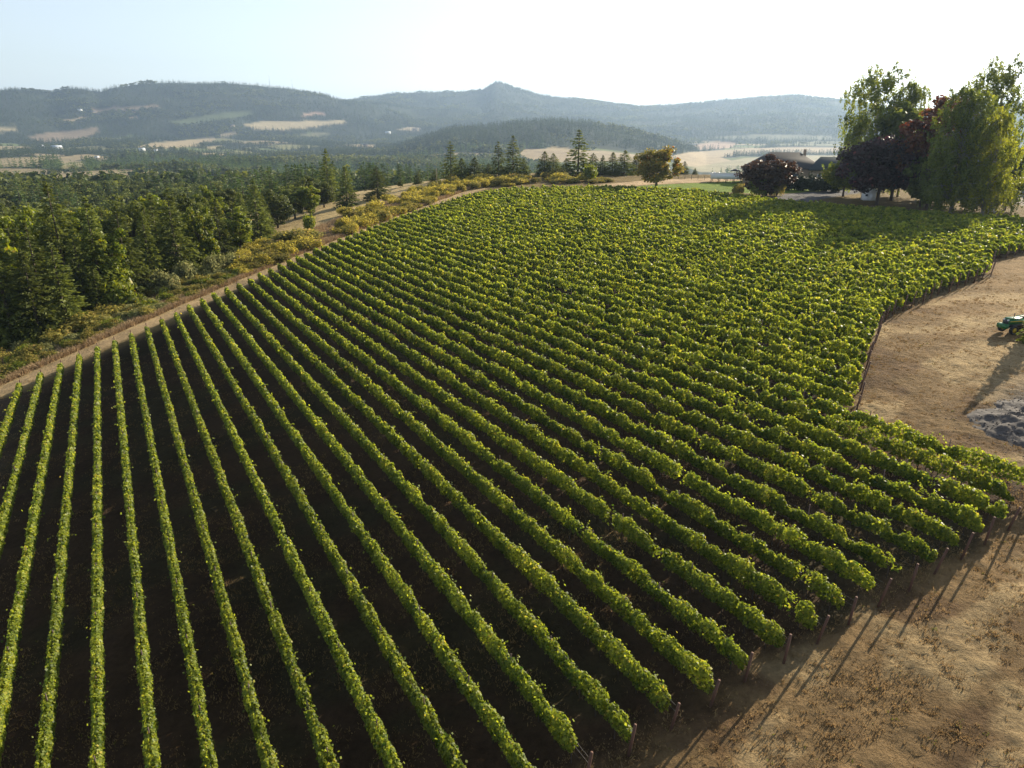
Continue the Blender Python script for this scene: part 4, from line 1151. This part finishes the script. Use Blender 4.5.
def window(root, x, y, z, w, h, frame_mat):
    fb = Build()
    for dx in (-w / 2, w / 2): fb.box((x + dx, y - .03, z), (.1, .12, h + .1))
    for dz in (-h / 2, h / 2): fb.box((x, y - .035, z + dz), (w - .1, .13, .1))
    f = fb.build('window', frame_mat, root)
    Build().box((x, y - .015, z), (w - .1, .05, h - .1)).build('pane', M['glass'], f)
# main house
hx, hy, hz0 = at_column(790, 262)
def z_at(px, py, x, y): return elev(px, py) * math.hypot(x, y)
eave = z_at(790, 168, hx, hy) - hz0; ridge_h = z_at(795, 153, hx, hy) - hz0 - eave
house = thing('house', 'low house with dark hipped roof behind the bronze-leaved tree, white deck on its end', 'house', (hx, hy, hz0), face_camera(hx, hy))
Build().box((-1, 0, eave / 2 - .5), (24, 12, eave + 1)).box((16.5, -2.5, eave / 2 - .6), (18, 9, eave + .8)).build('wall', M['tan_wall'], house)
rb = Build(); hip_roof(rb, -1, 0, eave, 24, 12, ridge_h, 9, .8); rf = rb.build('roof', M['roof_brown'], house)
Build().box((5.2, .8, eave + ridge_h * .8), (.9, .9, ridge_h * .9)).build('chimney', M['tan_wall'], rf)
rb = Build(); hip_roof(rb, 16.5, -2.5, eave - .25, 18, 9, ridge_h * .8, 13, .8); rb.build('roof', M['roof_teal'], house)
for x_, y_ in ((-9, -6), (-5, -6), (3, -6), (10.5, -7), (13.5, -7), (18, -7)): window(house, x_, y_, eave * .55, 1.8, 1.5, M['white_paint'])
db = Build().box((-1, -6.04, 1.05), (1.1, .1, 2.1)).build('door', M['dark_wood'], house)
Build().cyl((-.6, -6.12, 1.05), .04, .08, 'y', 8).build('handle', M['black_metal'], db)
dk_z = z_at(730, 177, hx, hy) - hz0
deck = Build().box((-18.2, -3, dk_z), (9.8, 7, .3)).build('deck', M['white_paint'], house)
pb = Build()
pb.box((-18.2, -6.56, dk_z + .55), (9.8, .1, 1.75)).box((-23.1, -3, dk_z + .75), (.1, 6.9, 1.15)).box((-18.2, -6.56, dk_z + 1.5), (10, .2, .12))
pb.build('railing', M['white_paint'], deck)
for dx in (-22.9, -20.6, -18.2, -15.9, -13.6):
    for dy in (-6.1, -.2):
        lx = hx + dx * math.cos(face_camera(hx, hy)) - dy * math.sin(face_camera(hx, hy)); ly = hy + dx * math.sin(face_camera(hx, hy)) + dy * math.cos(face_camera(hx, hy))
        gz0 = float(H(lx, ly)) - hz0 - .3
        Build().box((dx, dy, (gz0 + dk_z - .15) / 2), (.22, .22, dk_z - .15 - gz0)).build('deck_post', M['dark_wood'], house)
def on_house(dx, dy, dz):
    a = face_camera(hx, hy); return (hx + dx * math.cos(a) - dy * math.sin(a), hy + dx * math.sin(a) + dy * math.cos(a), hz0 + dz)
um = thing('patio_umbrella', 'dark patio umbrella open over the white deck', 'umbrella', on_house(-15.6, -3.5, dk_z + .15), 0)
Build().tube([(0, 0, 0), (0, 0, 2.5)], .04, 8).build('pole', M['white_paint'], um)
ub = Build(); th = np.arange(8) * math.pi / 4
P = [(0, 0, 2.75)] + [(1.6 * math.cos(t), 1.6 * math.sin(t), 2.15) for t in th] + [(1.6 * math.cos(t), 1.6 * math.sin(t), 1.95) for t in th]
ub.add(P, [(1 + i, 9 + i, 9 + (i + 1) % 8, 1 + (i + 1) % 8) for i in range(8)], [(0, 1 + i, 1 + (i + 1) % 8) for i in range(8)]); ub.build('canopy', M['black_metal'], um)
Build().box((0, 0, .05), (.6, .6, .1), bev=.03).build('base', M['black_metal'], um)
CH = None
for i, dx in enumerate((-22, -20.4, -18.2)):
    ch = thing('deck_chair', 'pale chair on the white deck, only its back over the railing', 'chair', on_house(dx, -4.6, dk_z + .15), i * .7, 'chairs on the deck')
    if CH is None:
        CH = [(nm, bb.build(nm, M['white_paint'], ch).data) for nm, bb in (('seat', Build().box((0, 0, .45), (.6, .6, .06), bev=.02)), ('backrest', Build().box((0, .3, 1.05), (.6, .06, 1.1), bev=.02)))]
        lg = Build().box((0, 0, .21), (.05, .05, .42)); lo = [lg.build('leg', M['white_paint'], ch, loc=(sx * .26, sy * .26, 0)) for sx in (-1, 1) for sy in (-1, 1)]
    else:
        for nm, me in CH: obj(nm, me, ch)
        for sx in (-1, 1):
            for sy in (-1, 1): obj('leg', lo[0].data, ch, loc=(sx * .26, sy * .26, 0))
# white shed under the plum tree
sx_, sy_, t = [float(q) for q in ground_at(869, 200.5)]
k_ = t / FPX
shed = thing('garden_shed', 'small white shed in dappled shade under the purple plum tree', 'shed', (sx_, sy_, float(H(sx_, sy_))), face_camera(sx_, sy_) + .25)
w_, h_ = 11.5 * k_, 8.5 * k_
Build().box((0, 1.2, h_ / 2 - .2), (w_, 2.6, h_ + .4)).build('wall', M['white_paint'], shed)
rb = Build(); gable_roof(rb, 0, 1.2, h_, w_, 2.6, 2.6 * k_, .25, .1); rb.build('roof', M['white_paint'], shed)
dd_ = Build().box((.5, -.13, h_ * .4), (.9, .06, h_ * .8)).build('door', M['white_paint'], shed)
Build().cyl((.8, -.18, h_ * .4), .04, .06, 'y', 8).build('handle', M['black_metal'], dd_)
window(shed, -.8, -.1, h_ * .6, .7, .6, M['white_paint'])
# white bench
bx_, by_, t = [float(q) for q in ground_at(991, 213)]
bench = thing('garden_bench', 'white bench on the dry lawn beyond the vines, at the weeping birch', 'bench', (bx_, by_, float(H(bx_, by_))), face_camera(bx_, by_) + .5)
Build().box((0, 0, .45), (1.5, .5, .07), bev=.02).build('seat', M['white_paint'], bench)
Build().box((0, .26, .85), (1.5, .06, .6), bev=.02).build('backrest', M['white_paint'], bench)
for sx in (-.68, .68):
    Build().box((sx, 0, .2), (.09, .45, .42)).build('leg', M['white_paint'], bench)
    Build().box((sx, .02, .66), (.07, .44, .06)).build('armrest', M['white_paint'], bench)
# grey barn
gx_, gy_, gz_b = at_column(1024, 262)
hb = z_at(1012, 168, gx_, gy_) - gz_b
barn = thing('barn', 'pale blue-grey metal barn half hidden at the right edge behind the trees', 'barn', (gx_, gy_, gz_b), face_camera(gx_, gy_))
Build().box((4, 4, hb / 2 - .5), (30, 12, hb + 1)).build('wall', M['grey_metal'], barn)
rb = Build(); gable_roof(rb, 4, 4, hb, 30, 12, 2.2, .4, .15); rb.build('roof', M['grey_metal'], barn)
Build().box((-4, -2.06, 1.8), (4, .12, 3.6)).build('door', M['white_paint'], barn)
# ------------------------------------------------------------------ yard: tractor, cypress, heap
tx_, ty_, t = [float(q) for q in ground_at(1019, 332)]
tr = thing('tractor', 'green tractor with yellow wheels parked in the yard, cut by the dark conifer', 'tractor', (tx_, ty_, float(H(tx_, ty_))), math.pi + .22, None, 1.15)
# local x points to the nose
hbld = Build().box((.95, 0, 1.12), (1.6, .72, .55), bev=.12).box((.95, 0, 1.40), (1.45, .6, .12), bev=.05).build('hood', M['tractor_green'], tr)
Build().box((1.77, 0, 1.08), (.06, .56, .46), bev=.02).build('grille', M['black_metal'], hbld)
for s in (-1, 1): Build().cyl((1.76, s * .22, 1.28), .08, .1, 'x', 12).build('headlight', M['white_paint'], tr)
for s in (-1, 1): Build().box((.95, s * .367, 1.16), (1.4, .02, .07)).build('stripe', M['tractor_yellow'], hbld)
Build().box((.4, 0, .72), (2.5, .5, .35), bev=.05).build('chassis', M['black_metal'], tr)
Build().box((2.0, 0, .72), (.42, .95, .42), bev=.04).build('front_weight', M['tractor_green'], tr)
for s in (-1, 1):
    Build().box((-.75, s * .68, 1.32), (1.15, .42, .10), bev=.04).build('fender', M['tractor_green'], tr)
    for (wx_, rr_, ww, nm) in ((1.35, .42, .28, 'wheel'), (-.75, .68, .42, 'wheel')):
        wb = Build(); th = np.linspace(0, 2 * math.pi, 25)
        prof = [(rr_ * .62, -ww / 2), (rr_ * .95, -ww / 2), (rr_, -ww * .35), (rr_, ww * .35), (rr_ * .95, ww / 2), (rr_ * .62, ww / 2)]
        P = np.array([[(wx_ + r_ * math.cos(a), s * (.62 + .06 * (wx_ < 0)) + y_, rr_ + r_ * math.sin(a)) for r_, y_ in prof] for a in th[:-1]]).reshape(-1, 3)
        n_ = 24; m_ = len(prof)
        wb.add(P, [(i * m_ + j, ((i + 1) % n_) * m_ + j, ((i + 1) % n_) * m_ + (j + 1) % m_, i * m_ + (j + 1) % m_) for i in range(n_) for j in range(m_)])
        wo = wb.build(nm, M['rubber'], tr)
        Build().cyl((wx_, s * (.62 + .06 * (wx_ < 0)), rr_), rr_ * .63, ww * .6, 'y', 20).build('rim', M['tractor_yellow'], wo)
Build().box((-.55, 0, 1.05), (.5, .5, .12), bev=.04).box((-.82, 0, 1.38), (.10, .48, .6), bev=.04).build('seat', M['tractor_yellow'], tr)
Build().tube([(.12, 0, 1.3), (-.08, 0, 1.62)], .03, 6).tube([(-.08 + .16 * math.cos(a) * .5, .18 * math.sin(a), 1.64 + .08 * math.cos(a)) for a in np.linspace(0, 6.28, 14)], .018, 5).build('steering_wheel', M['black_metal'], tr)
Build().tube([(-1.05, -.55, .9), (-1.05, -.55, 2.35), (-1.05, .55, 2.35), (-1.05, .55, .9)], .05, 8).build('roll_bar', M['black_metal'], tr)
Build().tube([(1.2, .2, 1.4), (1.2, .2, 1.95)], .035, 8).build('exhaust_pipe', M['black_metal'], tr)
cyx, cyy_, t = [float(q) for q in ground_at(1033, 344)]
CYP = conifer_mesh('cypress_crown', 8, 1.55, 46, 15, 10, 700, M['fir'], .02, .5)
root = thing('cypress_tree', 'dark narrow conifer at the right frame edge in front of the tractor', 'conifer', (cyx, cyy_, float(H(cyx, cyy_))), 0, None, (1, 1, .95))
obj('crown', CYP, root); obj('trunk', trunk_mesh('cypress_trunk', 8, .14, M['bark'], .9, .02, 5), root)
px_, py_, t = [float(q) for q in ground_at(1053, 428)]
g = np.random.default_rng(9)
a_, r_ = np.meshgrid(np.linspace(0, 2 * math.pi, 145)[:-1], np.linspace(0, 1, 46), indexing='ij')
rad_ = 5.2 * (1 + .3 * fbm(np.cos(a_) * 2 + 5, np.sin(a_) * 2 + 3, 4, 2))
X_, Y_ = r_ * rad_ * np.cos(a_), r_ * rad_ * 1.15 * np.sin(a_)
G_ = H(X_ + px_, Y_ + py_) - float(H(px_, py_))
Z_ = .7 * np.clip(1 - r_ ** 2.2, 0, 1) * (1 + .35 * fbm(X_ / 1.5, Y_ / 1.5, 8, 3)) + .24 * fbm(X_ / .5, Y_ / .7, 12, 3) * (1 - r_) ** .3 - .10 * r_ + G_
ii = np.arange(X_.size).reshape(X_.shape)
q_ = np.stack([ii, np.roll(ii, -1, 0)], -1)
Q_ = np.stack([q_[:, :-1, 0], q_[:, 1:, 0], q_[:, 1:, 1], q_[:, :-1, 1]], -1).reshape(-1, 4)
heap = thing('gravel_heap', 'grey-violet heap of gravel and mulch cut by the right frame edge', 'heap', (px_, py_, float(H(px_, py_))), 0)
obj('mound', mesh_np('mound', np.stack([X_, Y_, Z_], -1).reshape(-1, 3), Q_, M['pile'], smooth_shade=True), heap)
st = Build()
for _ in range(900):
    a = g.uniform(0, 6.28); r = g.uniform(0, 1.02) ** .6; o_ = g.uniform(1, 1.35) if r > .93 else 1; i_ = int(a / 6.2832 * 144) % 144; j_ = min(45, int(r * 45))
    sz = g.uniform(.03, .09)
    st.box((X_[i_, j_] * o_ + g.normal(0, .1), Y_[i_, j_] * o_ + g.normal(0, .1), max(Z_[i_, j_], G_[i_, j_]) + sz * .2), (sz * 1.4, sz, sz * .8), g.uniform(0, 3), g.uniform(-.6, .6), bev=sz * .25)
tag(st.build('stones', M['pile'], heap), kind='stuff')
# ------------------------------------------------------------------ fences and poles
fx_, fy_, t = [float(q) for q in ground_at(17, 372)]
ex, ey, t2 = [float(q) for q in ground_at(-14, 386)]
wf = thing('wooden_rail_fence', 'short pale wooden rail on posts at the far left beside the track', 'fence', (fx_, fy_, float(H(fx_, fy_))), 0)
dx_, dy_, dz_ = ex - fx_, ey - fy_, float(H(ex, ey) - H(fx_, fy_))
for f in (0, .5, 1): Build().box((dx_ * f, dy_ * f, dz_ * f + .55), (.16, .16, 1.7)).build('post', M['rail_wood'], wf)
Build().tube([(0, 0, 1.1), (dx_, dy_, dz_ + 1.1)], .08, 8).build('rail', M['rail_wood'], wf)
fp = [at_column(p, 268) for p in np.linspace(648, 742, 15)]
fo = thing('field_fence', 'thin post and wire fence across the stubble field behind the lawn', 'fence', fp[0], 0)
pmesh = None
for p in fp:
    l = tuple(np.array(p) - np.array(fp[0]))
    if pmesh is None: pmesh = Build().box((0, 0, .6), (.12, .12, 1.6)).build('post', M['dark_wood'], fo).data
    else: obj('post', pmesh, fo, loc=l)
for hgt in (.6, 1.2): Build().tube([tuple(np.array(p) - np.array(fp[0]) + np.array((0, 0, hgt))) for p in fp], .012, 4).build('wire', M['wire'], fo)
for px, py, hh_, lab in ((241, 270, 3.2, 'thin grey stake standing in the pale sage bushes by the track'), (437, 187, 6.5, 'pale slim pole in front of the small skyline firs'), (385, 198, 2.6, 'short grey stake in the golden brush')):
    x, y, t = [float(q) for q in ground_at(px, py)]
    o_ = Build().tube([(0, 0, -.4), (0, 0, hh_ * .5), (.03, 0, hh_)], [.09, .08, .065], 7).build('pole', M['rail_wood'], loc=(x, y, float(H(x, y))))
    tag(o_, lab, 'pole')
# ------------------------------------------------------------------ far away: masts and farm houses
for px, hgt, lab in ((275, 75, 'radio mast with cross arm on the wooded hilltop, the stouter of two'), (297, 62, 'thin radio mast lower down the hilltop, beside the stouter one')):
    x, y, z = at_column(px, 5600)
    mo = thing('radio_mast', lab, 'mast', (x, y, z), 0)
    b = Build()
    for a in (0, 2.09, 4.19): b.tube([(2.2 * math.cos(a), 2.2 * math.sin(a), -2), (.5 * math.cos(a), .5 * math.sin(a), hgt)], .45, 4)
    for q in range(8):
        zz = hgt * q / 8; rr_ = 2.2 - 1.7 * q / 8
        b.tube([(rr_ * math.cos(a), rr_ * math.sin(a), zz) for a in (0, 2.09, 4.19, 6.283)], .25, 4)
    b.build('lattice', M['grey_metal'], mo)
    Build().box((0, 0, hgt * .86), (9, .8, .8)).build('cross_arm', M['grey_metal'], mo)
FARM = [(57, 150, 9, 'white', 'white farmhouse in the left valley beside the tan strip field'), (42, 147.5, 5, 'white', 'small white house left of the white farmhouse in the valley'), (142, 151, 6, 'white', 'pale house at the lower end of the tan field, valley left'), (156, 151.5, 4, 'white', 'tiny white outbuilding right of the pale house at the tan field'), (97, 158, 4, 'white', 'small house among trees below the valley fields'),
        (366, 146.5, 5, 'tan', 'yellowish barn alone in the dark conifer slope'), (388, 134, 5, 'white', 'pale house on the clearing of the wooded hillside'), (232, 127, 5, 'tan', 'tan farm building above the little tan field'), (93, 113.5, 5, 'tan', 'pale orange-roofed house on the upper left hillside'), (136, 113, 6, 'tan', 'long tan shed below the upper hillside field'), (80, 111, 4, 'white', 'tiny pale house near the upper left field'), (415, 131, 5, 'tan', 'tan house right of the clearing on the wooded hillside')]
for px, py, wpx_, c_, lab in FARM:
    x, y, t = [float(q) for q in ground_at(px, py, 0, 9000)]
    w_ = wpx_ * t / FPX; z = float(H(x, y))
    fh = thing('farm_house', lab, 'farmhouse', (x, y, z), face_camera(x, y) + .2)
    Build().box((0, 0, w_ * .12), (w_, w_ * .5, w_ * .36)).build('wall', M['white_paint'] if c_ == 'white' else M['tan_wall'], fh)
    rb = Build(); gable_roof(rb, 0, 0, w_ * .3, w_, w_ * .5, w_ * .18, w_ * .03, w_ * .02); rb.build('roof', M['grey_metal'] if c_ == 'white' else M['roof_brown'], fh)
    Build().box((0, -w_ * .253, w_ * .1), (w_ * .1, w_ * .01, w_ * .2)).build('door', M['dark_wood'], fh)
    for q in (-.3, .3): Build().box((w_ * q, -w_ * .253, w_ * .18), (w_ * .12, w_ * .01, w_ * .1)).build('window', M['glass'], fh)
